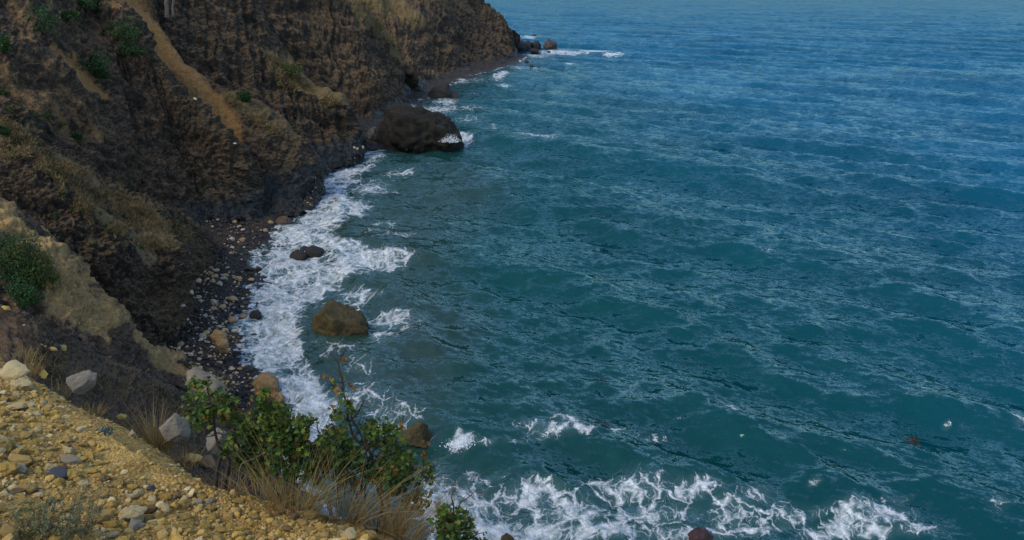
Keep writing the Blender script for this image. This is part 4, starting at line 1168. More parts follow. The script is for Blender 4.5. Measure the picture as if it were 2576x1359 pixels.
    for k, (x, y, w, c, hnd) in enumerate(pts):
        p, nrm = hit(x, y)
        dsea = (Vector(sea_pt(x, y)) - CAM).length
        if p is None or (p - CAM).length > dsea + 2 : p, nrm = Vector(sea_pt(x, y)), Vector((0, 0, 1))
        if p.z > 4.5: continue
        d = (p - CAM).length
        q = w / 2 / FPX * d * (1.2 if c in ('cream', 'ochre') else 1.0)
        v = int(r.integers(0, 8))
        if things < 250:
            if not hnd and any((x - a) ** 2 + ((y - b) * 1.6) ** 2 < (.62 * (w + ww)) ** 2 for a, b, ww in taken): continue
            taken.append((x, y, w))
            o = link('beach_stone', stone_mesh(M_BEACH[c], v, 2), cat='stone', group='stones on the shingle beach')
            place_stone(o, p, nrm, q, k, sink=.25)
            beach_items.append((o, '%s %s stone %s' % (SHAPE_WORD[v], {'cream': 'cream', 'ochre': 'tan', 'dark': 'blackish', 'brown': 'dark brown'}[c], where(x, y, BEACH_MARKS) if x < 800 else where(x, y, [(1040, 330, 'the huge dark boulder'), (900, 385, 'the rubble before the huge dark boulder'), (1120, 235, 'the fin-shaped rock'), (1200, 185, 'the headland rubble'), (1320, 140, 'the far headland tip'), (840, 425, 'the cliff foot in mid view')])), q))
            things += 1
            continue
        key = v
        if key not in lib: lib[key] = stone_verts(400 + key, 1, [(1, .85, .7), (1, .7, .5), (1, .9, .8), (1, .6, .38), (1, .8, .62), (1, .75, .75), (1, .55, .45), (1, .92, .45)][key], 12, .10)
        V, F = lib[key]
        R1 = np.array(Matrix.Rotation(r.uniform(-.4, .4), 3, 'X') @ Matrix.Rotation(r.uniform(0, 6.28), 3, 'Z'))
        VV.append(V @ R1.T * q + np.array(p[:]) + np.array([0, 0, q * .25]))
        FF.append(F + off); off += len(V); MI.append(np.full(len(F), cols.index(c)))
    me = mesh_np('shingle', np.concatenate(VV), np.concatenate(FF), [M_BEACH[c] for c in cols], True, np.concatenate(MI))
    link('shingle', me, kind='stuff', label='dark and pale pebbles covering the beach', cat='shingle')
    print('BEACH stones', things, len(VV))
stones_on_beach()
unique_labels(beach_items)

# small rocks awash off the headland, and the pale stone on the cliff
for x, y, w, lb in ((1361, 126, 12, 'small dark rock awash between the two last headland rocks'), (1380, 132, 9, 'tiny dark rock in front of the pale-topped pyramid rock'), (1315, 147, 11, 'dark round rock beside the headland foot'), (1324, 138, 8, 'small rock awash just off the headland foot'),
                    (1325, 157, 12, 'flat dark rock awash below the headland foot'), (1338, 168, 11, 'tilted dark rock standing in foam off the headland'), (1356, 171, 7, 'small flat rock right of the tilted rock off the headland'),
                    (1343, 92, 13, 'tilted dark rock in foam beyond the headland spur'), (1290, 91, 16, 'low dark rock in foam behind the headland edge'), (1110, 262, 8, 'small black rock in the cove behind the huge boulder'), (1078, 262, 9, 'black rock at the waterline behind the huge boulder'), (1135, 222, 7, 'small black rock off the tip of the fin rock'), (1140, 214, 9, 'black rock off the rubble beach beyond the fin rock')):
    p = Vector(sea_pt(x, y)); q = w / 2 / FPX * (p - CAM).length
    o = link('rock', stone_mesh(M_BEACH['dark'], x % 8, 2), label=lb, cat='rock', group='dark rocks awash along the coast')
    place_stone(o, p, Vector((0, 0, 1)), q, x, sink=.2)
for x, y, w, c, lb in ((490, 250, 8, 'cream', 'white stone lying alone beside the orange scree gully'), (15, 781, 22, 'ochre', 'orange stone on the dark earth bank at the left edge'), (130, 883, 22, 'tan', 'flat tan slab on the dark earth, left of the two'), (157, 881, 28, 'tan', 'long thin tan slab on the dark earth, right of the two'),
                       (104, 868, 8, 'ochre', 'small orange stone left of the two tan slabs'), (113, 873, 9, 'ochre', 'orange brown stone just left of the two tan slabs'), (60, 820, 7, 'cream', 'pale chip high on the dark earth bank'), (210, 935, 7, 'ochre', 'orange pebble low on the dark earth above the rim boulder'),
                       (590, 362, 8, 'cream', 'pale stone at the foot of the orange scree gully'), (40, 770, 14, 'brown', 'brown rock by the bush at the top of the dark earth bank')):
    p, n = hit(x, y); q = w / 2 / FPX * (p - CAM).length
    o = link('stone', stone_mesh(M_STONE[c], 3 if 'slab' in lb else x % 8, 2), label=lb, cat='stone', group='stones on the slopes')
    place_stone(o, p, n, q, x, sink=.1)
# ---------------------------------------------------------------- plants
def leaf_mat(name, a, b, trans=.25, rough=.55):
    m, t, p = new_mat(name)
    geo = t.new('NewGeometry'); n = t.noise(geo.outputs['Position'], 25, 3)
    oi = t.new('ObjectInfo')
    c = t.mix(t.ramp(n, .3, .7), a, b)
    hs = t.new('HueSaturation'); t.l.new(c, hs.inputs['Color']); t.set(hs.inputs['Value'], t.math('ADD', t.math('MULTIPLY', geo.outputs['Random Per Island'], .7), .65))
    t.l.new(hs.outputs[0], p.inputs['Base Color']); p.inputs['Roughness'].default_value = rough
    p.inputs['Specular IOR Level'].default_value = .12
    tr = t.new('BsdfTranslucent'); t.l.new(hs.outputs[0], tr.inputs['Color'])
    mx = t.new('MixShader'); mx.inputs[0].default_value = trans
    t.l.new(p.outputs[0], mx.inputs[1]); t.l.new(tr.outputs[0], mx.inputs[2]); t.l.new(mx.outputs[0], t.n['Material Output'].inputs[0])
    return m
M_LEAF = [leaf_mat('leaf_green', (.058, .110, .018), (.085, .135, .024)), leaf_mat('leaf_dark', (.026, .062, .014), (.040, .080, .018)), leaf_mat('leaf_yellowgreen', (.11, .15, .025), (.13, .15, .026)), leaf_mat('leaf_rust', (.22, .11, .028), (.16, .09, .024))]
M_BUSH = [leaf_mat('bush_green', (.026, .066, .020), (.040, .085, .024), .15), leaf_mat('bush_dark', (.016, .042, .015), (.024, .052, .018), .15), leaf_mat('bush_olive', (.060, .075, .020), (.08, .085, .025), .15)]
M_HERB = [leaf_mat('herb_green', (.035, .075, .012), (.05, .09, .018), .15), leaf_mat('herb_olive', (.065, .08, .02), (.05, .065, .015), .15)]
M_STRAW = [leaf_mat('dry_grass_tan', (.34, .24, .10), (.26, .175, .07), .2, .8), leaf_mat('dry_grass_olive', (.22, .19, .07), (.26, .215, .08), .2, .8), leaf_mat('dry_grass_russet', (.26, .16, .07), (.19, .115, .05), .2, .8)]
M_HAY = [leaf_mat('hay_tan', (.29, .205, .10), (.21, .15, .07), .15, .9), leaf_mat('hay_olive', (.14, .12, .05), (.17, .14, .06), .15, .9), leaf_mat('hay_russet', (.13, .075, .035), (.09, .055, .027), .15, .9)]
M_SILVER = [leaf_mat('silver_leaf', (.155, .20, .165), (.11, .155, .125), .15, .9), leaf_mat('silver_leaf_dark', (.07, .095, .075), (.10, .125, .095), .15, .9)]
M_FEATHER = [leaf_mat('feathery_sage', (.13, .165, .085), (.09, .12, .06), .15, .9), leaf_mat('feathery_dry', (.20, .17, .09), (.15, .125, .07), .15, .9)]
M_BARK = rock_mat('grey_brown_bark', (.065, .048, .038), (.045, .034, .028), (.12, .10, .085), 14, .004)
M_TWIG = rock_mat('pale_twig', (.20, .17, .14), (.14, .115, .09), (.27, .24, .20), 14, .003)

def rim_root(px, py, most=110):
    """the first ground at or below a photo point: where a plant there takes root"""
    for d in range(0, most, 3):
        p, n = hit(px, py + d)
        if p is not None and p.y < 8: return p
    return None

class MB:
    def __init__(s): s.v = []; s.t = []; s.q = []; s.ti = []; s.qi = []; s.n = 0
    def add(s, V, T=None, Q=None, mi=0):
        V = np.asarray(V, float)
        if T is not None and len(T): s.t.append(np.asarray(T) + s.n); s.ti.append(np.full(len(T), mi))
        if Q is not None and len(Q): s.q.append(np.asarray(Q) + s.n); s.qi.append(np.full(len(Q), mi))
        s.v.append(V); s.n += len(V)
    def tube(s, P, R, sides=5, mi=0):
        P = np.asarray(P, float); n = len(P)
        tg = np.gradient(P, axis=0); tg /= np.linalg.norm(tg, axis=1, keepdims=True) + 1e-9
        ref = np.array([.31, .77, .2]); a = np.cross(tg, ref); a /= np.linalg.norm(a, axis=1, keepdims=True); b = np.cross(tg, a)
        th = np.arange(sides) / sides * 2 * math.pi
        V = P[:, None] + (a[:, None] * np.cos(th)[None, :, None] + b[:, None] * np.sin(th)[None, :, None]) * np.asarray(R)[:, None, None]
        Q = [[i * sides + k, i * sides + (k + 1) % sides, (i + 1) * sides + (k + 1) % sides, (i + 1) * sides + k] for i in range(n - 1) for k in range(sides)]
        s.add(V.reshape(-1, 3), None, Q, mi)
    def mesh(s, name, mats, origin=(0, 0, 0)):
        F, mi = [], []
        if s.t: F.append(np.concatenate(s.t)); mi.append(np.concatenate(s.ti))
        if s.q: F.append(np.concatenate(s.q)); mi.append(np.concatenate(s.qi))
        return mesh_np(name, np.concatenate(s.v) - np.asarray(origin), F, mats, True, np.concatenate(mi))

LEAF_V = np.array([(0, .42, .03), (0, 0, 0), (.14, .16, .05), (.44, .20, .09), (.27, .38, .05), (.50, .66, .10), (.16, .66, .03), (0, 1.0, -.06),
                   (-.16, .66, .03), (-.50, .66, .10), (-.27, .38, .05), (-.44, .20, .09), (-.14, .16, .05)]) * np.array([1, 1, 1])
LEAF_F = np.array([(0, i, i % 12 + 1) for i in range(1, 13)])
OVAL_V = np.array([(0, 0, 0), (.22, .3, .05), (.2, .68, .05), (0, 1, 0), (-.2, .68, .05), (-.22, .3, .05)])
OVAL_F = np.array([(0, 1, 5), (1, 2, 5), (5, 2, 4), (2, 3, 4)])

def rand_rot(r, up=.5):
    z = r.normal(size=3); z /= np.linalg.norm(z); z = z * (1 - up) + np.array([0, -.25, 1]) * up; z /= np.linalg.norm(z)
    x = np.cross(r.normal(size=3), z); x /= np.linalg.norm(x); y = np.cross(z, x)
    return np.stack([x, y, z], 1)

LEAF_MESH = {}
def leaf_data(kind, mi):
    if (kind, mi) not in LEAF_MESH:
        V = LEAF_V.copy()
        V[:, 2] += (.10, -.06, .02)[kind] * V[:, 1] ** 2 + (.0, .12, .2)[kind] * np.abs(V[:, 0])
        LEAF_MESH[(kind, mi)] = (mesh_np('leaf', V, LEAF_F, [M_LEAF[mi]], False), V)
    return LEAF_MESH[(kind, mi)]

def shrub(label, base, Y, clusters, stems, seed, leaf_px=15, group='leafy shrubs on the rim', n_parts=70, dens=.105, rust=.05, depth=.28):
    r = np.random.default_rng(seed)
    rp = rim_root(base[0], base[1], 200)
    if rp is not None: Y = rp.y + .22
    b = U(base[0], base[1] + 25, Y)
    root = link('shrub', None, label=label, cat='shrub', group=group, loc=tuple(b))
    st = MB()
    for s in stems:
        pl = s['p']
        if pl[0][1] > 1120: pl = [(pl[0][0] - 14, pl[0][1] + 120) + tuple(pl[0][2:]), (pl[0][0] - 8, pl[0][1] + 50) + tuple(pl[0][2:])] + pl
        pts = np.array([U(p[0], p[1], Y + (p[2] if len(p) > 2 else 0)) for p in pl])
        pts = catmull(pts, 4 * len(pts), 0)
        pts = pts + .006 * np.stack([noise3(pts * 12 + k, 3) for k in (0, 9, 21)], -1)
        R = np.linspace(s['r'] * .62, s.get('e', s['r'] * .35) * .7, len(pts))
        st.tube(pts, R, 6, 0 if not s.get('pale') else 1)
        for k in range(int(s.get('tw', 4) * 1.7)):    # side twigs
            i = r.integers(len(pts) // 4, len(pts)); d = r.normal(size=3); d[2] = abs(d[2]) * .8; d /= np.linalg.norm(d)
            L = r.uniform(.05, .14)
            q = np.array([pts[i], pts[i] + d * L * .5 + r.normal(size=3) * .008, pts[i] + d * L + np.array([0, 0, .02])])
            st.tube(q, np.array([R[i] * .45, R[i] * .3, .0008]), 4, 0 if not s.get('pale') else 1)
    link('stem', st.mesh('stem', [M_BARK, M_TWIG], b), root)
    leaves = []
    mpp = Y * 1.15 / FPX
    for c in clusters:
        x, y, rp = c[:3]; tint = c[3] if len(c) > 3 else 0
        cp = U(x, y, Y + r.uniform(-.5, .5) * depth)
        n = max(4, int(rp * rp * dens * (1 if tint != 3 else .5)))
        # twig into the cluster
        for k in range(n):
            d = r.normal(size=3); d /= np.linalg.norm(d)
            q = cp + d * rp * mpp * (r.random() ** .45) * np.array([1, 1.2, .95])
            u = r.random()
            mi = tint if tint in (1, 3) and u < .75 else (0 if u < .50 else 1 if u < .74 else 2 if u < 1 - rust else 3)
            leaves.append((q, leaf_px * mpp * r.uniform(.62, 1.15), rand_rot(r, .45), mi, int(r.integers(0, 3))))
    leaves.sort(key=lambda t: t[0][1] - .3 * t[1])
    fm = MB()
    for k, (q, sz, R, mi, kd) in enumerate(leaves):
        me, V = leaf_data(kd, mi)
        if k < n_parts:
            o = link('leaf', me, root)
            o.matrix_local = Matrix.Translation(Vector(q - b)) @ Matrix(R.tolist()).to_4x4() @ Matrix.Scale(sz, 4)
        else:
            fm.add((V * sz) @ R.T + q, LEAF_F, None, mi)
    me = fm.mesh('foliage', M_LEAF, b); me.polygons.foreach_set('use_smooth', np.zeros(len(me.polygons), bool))
    link('foliage', me, root, kind='stuff')
    return root

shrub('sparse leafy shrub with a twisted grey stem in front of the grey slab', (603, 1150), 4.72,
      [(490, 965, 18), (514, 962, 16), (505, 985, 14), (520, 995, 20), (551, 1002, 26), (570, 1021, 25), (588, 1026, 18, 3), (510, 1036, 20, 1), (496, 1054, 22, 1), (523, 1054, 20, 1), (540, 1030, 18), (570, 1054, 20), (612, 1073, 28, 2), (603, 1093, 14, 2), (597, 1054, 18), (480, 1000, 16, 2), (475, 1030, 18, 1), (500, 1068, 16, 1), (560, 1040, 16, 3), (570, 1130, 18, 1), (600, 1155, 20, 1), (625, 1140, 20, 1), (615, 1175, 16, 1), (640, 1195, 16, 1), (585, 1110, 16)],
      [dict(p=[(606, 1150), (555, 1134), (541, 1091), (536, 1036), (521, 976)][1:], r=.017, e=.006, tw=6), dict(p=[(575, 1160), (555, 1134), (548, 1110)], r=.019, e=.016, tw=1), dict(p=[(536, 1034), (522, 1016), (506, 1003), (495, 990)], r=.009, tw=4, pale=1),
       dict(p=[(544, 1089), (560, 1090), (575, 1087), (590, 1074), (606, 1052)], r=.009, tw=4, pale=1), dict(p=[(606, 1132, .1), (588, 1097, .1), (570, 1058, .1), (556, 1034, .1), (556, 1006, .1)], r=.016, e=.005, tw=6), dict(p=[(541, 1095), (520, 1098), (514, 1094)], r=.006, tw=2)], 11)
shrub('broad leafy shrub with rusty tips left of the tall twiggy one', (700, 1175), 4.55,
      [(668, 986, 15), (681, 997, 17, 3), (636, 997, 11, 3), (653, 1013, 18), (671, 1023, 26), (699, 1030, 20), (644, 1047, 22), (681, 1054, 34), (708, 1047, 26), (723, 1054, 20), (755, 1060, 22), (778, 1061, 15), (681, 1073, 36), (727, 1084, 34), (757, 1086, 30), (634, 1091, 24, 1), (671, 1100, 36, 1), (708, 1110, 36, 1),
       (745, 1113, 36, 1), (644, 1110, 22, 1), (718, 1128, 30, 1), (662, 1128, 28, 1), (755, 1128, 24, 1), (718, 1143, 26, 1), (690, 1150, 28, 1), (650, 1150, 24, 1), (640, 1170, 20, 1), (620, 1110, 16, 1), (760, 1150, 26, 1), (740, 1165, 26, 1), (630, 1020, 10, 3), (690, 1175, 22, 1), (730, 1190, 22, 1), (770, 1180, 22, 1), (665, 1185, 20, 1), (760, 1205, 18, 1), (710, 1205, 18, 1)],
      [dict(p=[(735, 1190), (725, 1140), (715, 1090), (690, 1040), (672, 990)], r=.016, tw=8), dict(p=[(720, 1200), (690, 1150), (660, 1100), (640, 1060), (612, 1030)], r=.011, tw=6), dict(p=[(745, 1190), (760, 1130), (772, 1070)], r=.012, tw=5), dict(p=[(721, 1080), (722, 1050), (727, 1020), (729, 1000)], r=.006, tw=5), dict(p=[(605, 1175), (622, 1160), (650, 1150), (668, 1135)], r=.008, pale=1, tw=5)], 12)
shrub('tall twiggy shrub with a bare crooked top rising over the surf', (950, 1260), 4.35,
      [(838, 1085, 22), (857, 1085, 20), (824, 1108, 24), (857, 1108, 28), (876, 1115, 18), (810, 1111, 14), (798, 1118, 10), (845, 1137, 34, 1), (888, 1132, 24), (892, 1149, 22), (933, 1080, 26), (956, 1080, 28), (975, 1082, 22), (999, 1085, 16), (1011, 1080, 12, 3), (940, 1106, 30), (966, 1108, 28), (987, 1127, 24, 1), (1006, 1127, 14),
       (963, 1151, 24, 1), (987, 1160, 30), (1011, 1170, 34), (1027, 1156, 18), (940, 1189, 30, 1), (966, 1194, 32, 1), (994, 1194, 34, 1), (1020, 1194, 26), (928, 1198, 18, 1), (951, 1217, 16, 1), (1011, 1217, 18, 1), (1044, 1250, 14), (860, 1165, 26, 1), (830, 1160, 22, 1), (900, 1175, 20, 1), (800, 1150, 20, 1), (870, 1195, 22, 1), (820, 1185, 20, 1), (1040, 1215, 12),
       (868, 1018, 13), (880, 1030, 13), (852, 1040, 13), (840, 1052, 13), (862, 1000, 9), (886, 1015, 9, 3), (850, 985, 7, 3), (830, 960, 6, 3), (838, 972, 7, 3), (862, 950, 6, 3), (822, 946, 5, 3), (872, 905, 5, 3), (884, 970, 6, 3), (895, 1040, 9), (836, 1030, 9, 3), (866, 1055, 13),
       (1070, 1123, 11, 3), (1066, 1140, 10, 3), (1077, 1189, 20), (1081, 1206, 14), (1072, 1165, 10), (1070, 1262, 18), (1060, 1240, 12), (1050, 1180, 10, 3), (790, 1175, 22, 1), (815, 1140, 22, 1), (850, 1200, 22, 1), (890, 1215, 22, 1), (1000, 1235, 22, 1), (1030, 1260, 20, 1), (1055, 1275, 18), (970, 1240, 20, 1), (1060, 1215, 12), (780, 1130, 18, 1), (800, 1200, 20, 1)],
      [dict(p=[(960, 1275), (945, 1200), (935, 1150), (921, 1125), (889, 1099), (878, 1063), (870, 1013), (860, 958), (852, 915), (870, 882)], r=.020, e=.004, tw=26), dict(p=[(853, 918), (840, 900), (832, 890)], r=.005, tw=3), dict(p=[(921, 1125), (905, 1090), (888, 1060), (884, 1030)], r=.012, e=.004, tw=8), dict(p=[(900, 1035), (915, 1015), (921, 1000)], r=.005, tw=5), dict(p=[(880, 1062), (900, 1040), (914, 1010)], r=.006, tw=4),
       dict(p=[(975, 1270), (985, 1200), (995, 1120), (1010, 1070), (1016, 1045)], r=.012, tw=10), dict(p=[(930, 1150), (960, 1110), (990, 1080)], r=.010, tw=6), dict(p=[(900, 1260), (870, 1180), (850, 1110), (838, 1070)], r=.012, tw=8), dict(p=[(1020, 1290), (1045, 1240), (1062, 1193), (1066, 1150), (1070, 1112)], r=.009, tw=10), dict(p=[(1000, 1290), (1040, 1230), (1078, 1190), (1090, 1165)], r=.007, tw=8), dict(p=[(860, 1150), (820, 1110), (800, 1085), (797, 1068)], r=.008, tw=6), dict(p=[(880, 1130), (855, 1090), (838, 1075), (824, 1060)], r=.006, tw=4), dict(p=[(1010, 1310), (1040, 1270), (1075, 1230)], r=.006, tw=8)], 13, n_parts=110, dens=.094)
shrub('low rounded shrub at the bottom rim with two bare forked twigs', (1140, 1400), 3.75,
      [(1100, 1276, 12, 3), (1117, 1288, 20), (1141, 1293, 24), (1112, 1309, 26), (1141, 1316, 32), (1169, 1302, 16), (1183, 1314, 13), (1164, 1335, 28), (1136, 1338, 28, 1), (1188, 1352, 20), (1079, 1309, 9), (1153, 1279, 10), (1219, 1345, 8), (1212, 1362, 10), (1110, 1340, 20, 1), (1150, 1365, 30, 1)],
      [dict(p=[(1145, 1400), (1142, 1340), (1141, 1274), (1136, 1250), (1146, 1234)], r=.010, tw=6), dict(p=[(1150, 1340), (1155, 1274), (1174, 1255), (1200, 1232)], r=.008, tw=8), dict(p=[(1145, 1390), (1110, 1340), (1085, 1310)], r=.008, tw=5), dict(p=[(1150, 1390), (1190, 1350), (1219, 1340)], r=.008, tw=5)], 14, leaf_px=15, n_parts=60)

def tuft(name, label, px, py, Y, n, L, spread, mats, w=0.00174, seed=1, lean=(0, 0), droop=.5, r0=.05, cat='grass', group='dry grass tufts on the rim', curl=.25, z=None):
    r = np.random.default_rng(seed)
    rp = rim_root(px, py) if Y < 7 else hit(px, py)[0]
    b = np.array(rp[:]) + np.array([0, .02, -.01]) if rp is not None else U(px, py, Y)
    m = MB(); n = int(n * 1.6)
    for k in range(n):
        a = r.uniform(0, 6.283); q = r0 * math.sqrt(r.random())
        p0 = b + np.array([q * math.cos(a), q * math.sin(a) * .7, -.02])
        d = np.array([math.cos(a) * spread * r.random() + lean[0] + r.normal() * .12, math.sin(a) * spread * r.random() + lean[1] + r.normal() * .12, 1.0]); d /= np.linalg.norm(d)
        l = L * r.uniform(.35, 1.0) * (1 if r.random() > .12 else 1.25)
        side = np.cross(d, r.normal(size=3)); side /= np.linalg.norm(side)
        hd = np.array([d[0], d[1], 0]) + r.normal(size=3) * curl * .3
        tt = np.array([0, .3, .6, .85, 1.0])
        P = p0 + d * l * tt[:, None] + (hd * .6 - np.array([0, 0, droop * .45])) * l * (tt ** 2.4)[:, None] * r.uniform(.2, 1.0)
        ww = w * np.array([1, .9, .65, .4, .08]) * r.uniform(.7, 1.3)
        V = np.concatenate([P + side * ww[:, None], P - side * ww[:, None]])
        m.add(V, None, [[i, i + 1, i + 6, i + 5] for i in range(4)], int(r.choice(len(mats), p=None if len(mats) == 1 else ([.45, .35, .2][:len(mats)] if len(mats) == 3 else None))))
    return link(name, m.mesh(name, mats, b), label=label, cat=cat, group=group, loc=tuple(b))

tuft('grass_tuft', 'big olive and straw grass tuft on the rim between two pale boulders', 395, 1085, 4.85, 230, .40, .75, M_STRAW, seed=21, r0=.085, w=0.00136, lean=(.12, 0))
tuft('grass_tuft', 'russet grass tuft crowding the lower right rim under the tall shrub', 955, 1300, 3.85, 240, .44, .9, [M_STRAW[2], M_STRAW[0], M_STRAW[1]], seed=22, r0=.10, w=0.00112, lean=(.15, 0))
tuft('grass_tuft', 'straw grass tuft with long arching stems below the broad shrub', 860, 1245, 4.1, 120, .60, .95, M_STRAW, seed=23, r0=.08, w=0.00124, lean=(.18, 0))
tuft('grass_tuft', 'thin olive grass tuft on the rim in front of the broad shrub', 735, 1225, 4.25, 170, .52, .9, [M_STRAW[1], M_STRAW[0], M_STRAW[2]], seed=24, r0=.12, w=0.00118, lean=(.1, 0))
tuft('grass_tuft', 'sparse long grass stems leaning out over the foam at the lower rim', 1010, 1325, 3.7, 100, .55, .8, M_STRAW, seed=25, r0=.07, w=0.00099, lean=(.35, 0))
tuft('grass_tuft', 'grey straw grass tuft at the top of the pale bank on the left', 55, 912, 5.9, 110, .26, .7, M_STRAW, seed=26, r0=.10, w=0.00136)
tuft('grass_tuft', 'short brown grass tuft under the whitish rim boulder', 222, 1000, 5.4, 120, .12, .9, [M_STRAW[2], M_STRAW[0], M_STRAW[1]], seed=27, r0=.09, w=0.00112)
tuft('grass_tuft', 'short dry grass tuft against the pale boulder right of the big tuft', 450, 1118, 4.75, 130, .17, .9, [M_STRAW[2], M_STRAW[0], M_STRAW[1]], seed=28, r0=.12, w=0.00099)
tuft('grass_tuft', 'dry brown grass tuft on the rim below the grey slab', 560, 1168, 4.5, 90, .14, 1.0, [M_STRAW[2], M_STRAW[0], M_STRAW[1]], seed=29, r0=.11, w=0.00099)
tuft('grass_tuft', 'matted russet grass tuft hanging along the rim left of the straw tuft', 650, 1205, 4.35, 140, .20, 1.0, [M_STRAW[2], M_STRAW[0], M_STRAW[1]], seed=30, r0=.16, w=0.00099)
tuft('grass_tuft', 'pale seeding grass tuft on the dark earth bank above the slope', 62, 905, 9.5, 90, .40, .6, M_STRAW, seed=31, r0=.14, w=0.00248)
tuft('grass_tuft', 'short olive grass tuft behind the rim left of the whitish boulder', 128, 955, 5.9, 90, .14, .8, [M_STRAW[1], M_STRAW[0], M_STRAW[2]], seed=32, r0=.16, w=0.00112)

def cushion(label, px, py, w, seed, mats=M_SILVER, n=150, L=.022, name='cushion_plant', group='silvery plants on the slope', tall=.5):
    p, nn = hit(px, py)
    r = np.random.default_rng(seed)
    R = w / 2 / FPX * (p - CAM).length
    m = MB()
    for k in range(n):
        d = r.normal(size=3); d[2] = abs(d[2]); d /= np.linalg.norm(d)
        q = np.array(p[:]) + d * R * r.uniform(.25, 1) * np.array([1, 1, tall])
        Rm = rand_rot(r, .2)
        sz = L * r.uniform(.6, 1.3)
        m.add((OVAL_V * np.array([.7, 1, 1]) * sz) @ Rm.T + q, OVAL_F, None, int(r.random() < .35))
    link(name, m.mesh(name, mats, p), label=label, cat='plant', group=group, loc=tuple(p))
cushion('silvery cushion plant in the ochre soil below the big grass tuft', 262, 1092, 46, 1, n=220)
cushion('small silvery cushion plant at the rim, left of the big grass tuft', 308, 1033, 36, 2)
cushion('tiny silvery sprig between the two cushions by the grass tuft', 318, 1058, 24, 3, n=80)
cushion('silvery sprig on the rim above the lower gravel', 650, 1247, 34, 4)
cushion('silvery sprig at the lower rim by the russet tuft', 776, 1265, 24, 5, n=90)
cushion('grey green mat plant at the foot of the grey slab', 530, 1133, 44, 6, n=200, mats=[M_SILVER[1], M_SILVER[0]])
cushion('grey green mat plant on the dark earth at the left edge', 28, 775, 30, 7, n=120, mats=[M_SILVER[1], M_SILVER[0]], L=.06)
cushion('grey green sprig in the rim soil below the broad shrub', 585, 1190, 30, 8, n=110, mats=[M_SILVER[1], M_SILVER[0]])

def feathery(label, px, py, Wpx, Hpx, seed, n=60):
    p, nn = hit(px, py)
    r = np.random.default_rng(seed); m = MB(); b = np.array(p[:]); mpp = (p - CAM).length / FPX
    for k in range(n):
        base = b + np.array([r.normal() * Wpx * .22 * mpp, r.normal() * .05, 0])
        tip = base + np.array([r.normal() * .03 + .04 + (base[0] - b[0]) * .5, r.normal() * .04, Hpx * mpp * r.uniform(.35, 1.0)])
        P = np.array([base, base * .5 + tip * .5 + r.normal(size=3) * .01, tip]); P = catmull(P, 7, 0)
        m.tube(P, np.linspace(.0012, .0005, 7), 3, 1)
        for j in range(34):
            t_ = r.random() ** .8 * .9 + .1
            q = P[int(t_ * 6)] * (1 - (t_ * 6) % 1) + P[min(6, int(t_ * 6) + 1)] * ((t_ * 6) % 1)
            m.add((OVAL_V * np.array([.45, 1, 1]) * .016 * r.uniform(.5, 1.2)) @ rand_rot(r, .3).T + q, OVAL_F, None, int(r.random() < .3))
    link('feathery_plant', m.mesh('feathery_plant', M_FEATHER, b), label=label, cat='plant', group='feathery plants at the near edge', loc=tuple(b))
feathery('feathery grey green plant with fine stems at the bottom left', 105, 1352, 120, 110, 3, 46)
feathery('feathery drying plant right of the grey green one at the bottom', 185, 1358, 130, 120, 4, 40)

# fallen twigs
for lb, P, rr, pale in (('pale bare twig standing up from the rim gravel at the bottom', [(951, 1300), (960, 1325), (972, 1358)], .004, 1), ('dark twig poking in at the left picture edge', [(-8, 1195), (8, 1178), (22, 1156)], .006, 0),
                        ('thin grey twig lying over the stones near the wide cream stone', [(300, 1345), (340, 1325), (372, 1305)], .0025, 1), ('short grey stick on the slope above the white chips', [(240, 1068), (252, 1078), (265, 1086)], .004, 1), ('long dead branch lying along the rim under the broad shrub', [(700, 1205), (760, 1200), (830, 1180)], .006, 1)):
    W = []
    for x, y in P:
        p, n = hit(x, y, None); 
        if p is None or (p - CAM).length > 9: p = Vector(U(x, y, 4.3))
        W.append(np.array(p[:]) + np.array([0, 0, .012]))
    m = MB(); m.tube(catmull(np.array(W), 10, 0), np.linspace(rr, rr * .5, 10), 5, 0)
    link('twig', m.mesh('twig', [M_TWIG if pale else M_BARK], W[0]), label=lb, cat='twig', loc=tuple(W[0]))

# ---------------------------------------------------------------- bushes on the slopes
def crown(r, rx, ry, rz, n, leaf, mats, lumps=7):
    m = MB()
    L = [(r.normal(size=3) * .38, r.uniform(.45, .72)) for _ in range(lumps)]
    for k in range(n):
        c, q = L[r.integers(lumps)]
        d = r.normal(size=3); d /= np.linalg.norm(d)
        p = (c + d * q * r.uniform(.7, 1.05)) * np.array([rx, ry, rz])
        if p[2] < -.35 * rz: p[2] = -.35 * rz + r.random() * .2 * rz
        R = rand_rot(r, .3)
        m.add((OVAL_V * np.array([1.5, 1, 1]) * leaf * r.uniform(.5, 1.3)) @ R.T + p, OVAL_F, None, int(min(len(mats) - 1, abs(r.normal()) * .9)))
    return m
def bush(px, py, wpx, hpx, label, seed, mats=M_BUSH, n=1300, leaf=None, parts=True, group='bushes on the cliff slopes', name='bush'):
    p, nn = hit(px, py + hpx * .3)
    if p is None: return
    r = np.random.default_rng(seed); mpp = (p - CAM).length / FPX
    rx, rz = wpx * mpp, hpx * mpp
    leaf = leaf or (3.8 * mpp)
    root = link(name, None, label=label, cat='bush', group=group, loc=tuple(p + nn * rz * .25 + Vector((0, 0, rz * .2))))
    c = link('crown', crown(r, rx, rx * .9, rz, n, leaf, mats).mesh('crown', mats), root)
    s = MB()
    for k in range(4):
        a = r.uniform(0, 6.28)
        s.tube(np.array([[0, 0, -rz * .7], [math.cos(a) * rx * .2, math.sin(a) * rx * .2, -rz * .1], [math.cos(a) * rx * .5, math.sin(a) * rx * .5, rz * .5]]), [rx * .05, rx * .035, rx * .015], 5)
    link('stem', s.mesh('stem', [M_BARK]), root)
    return root
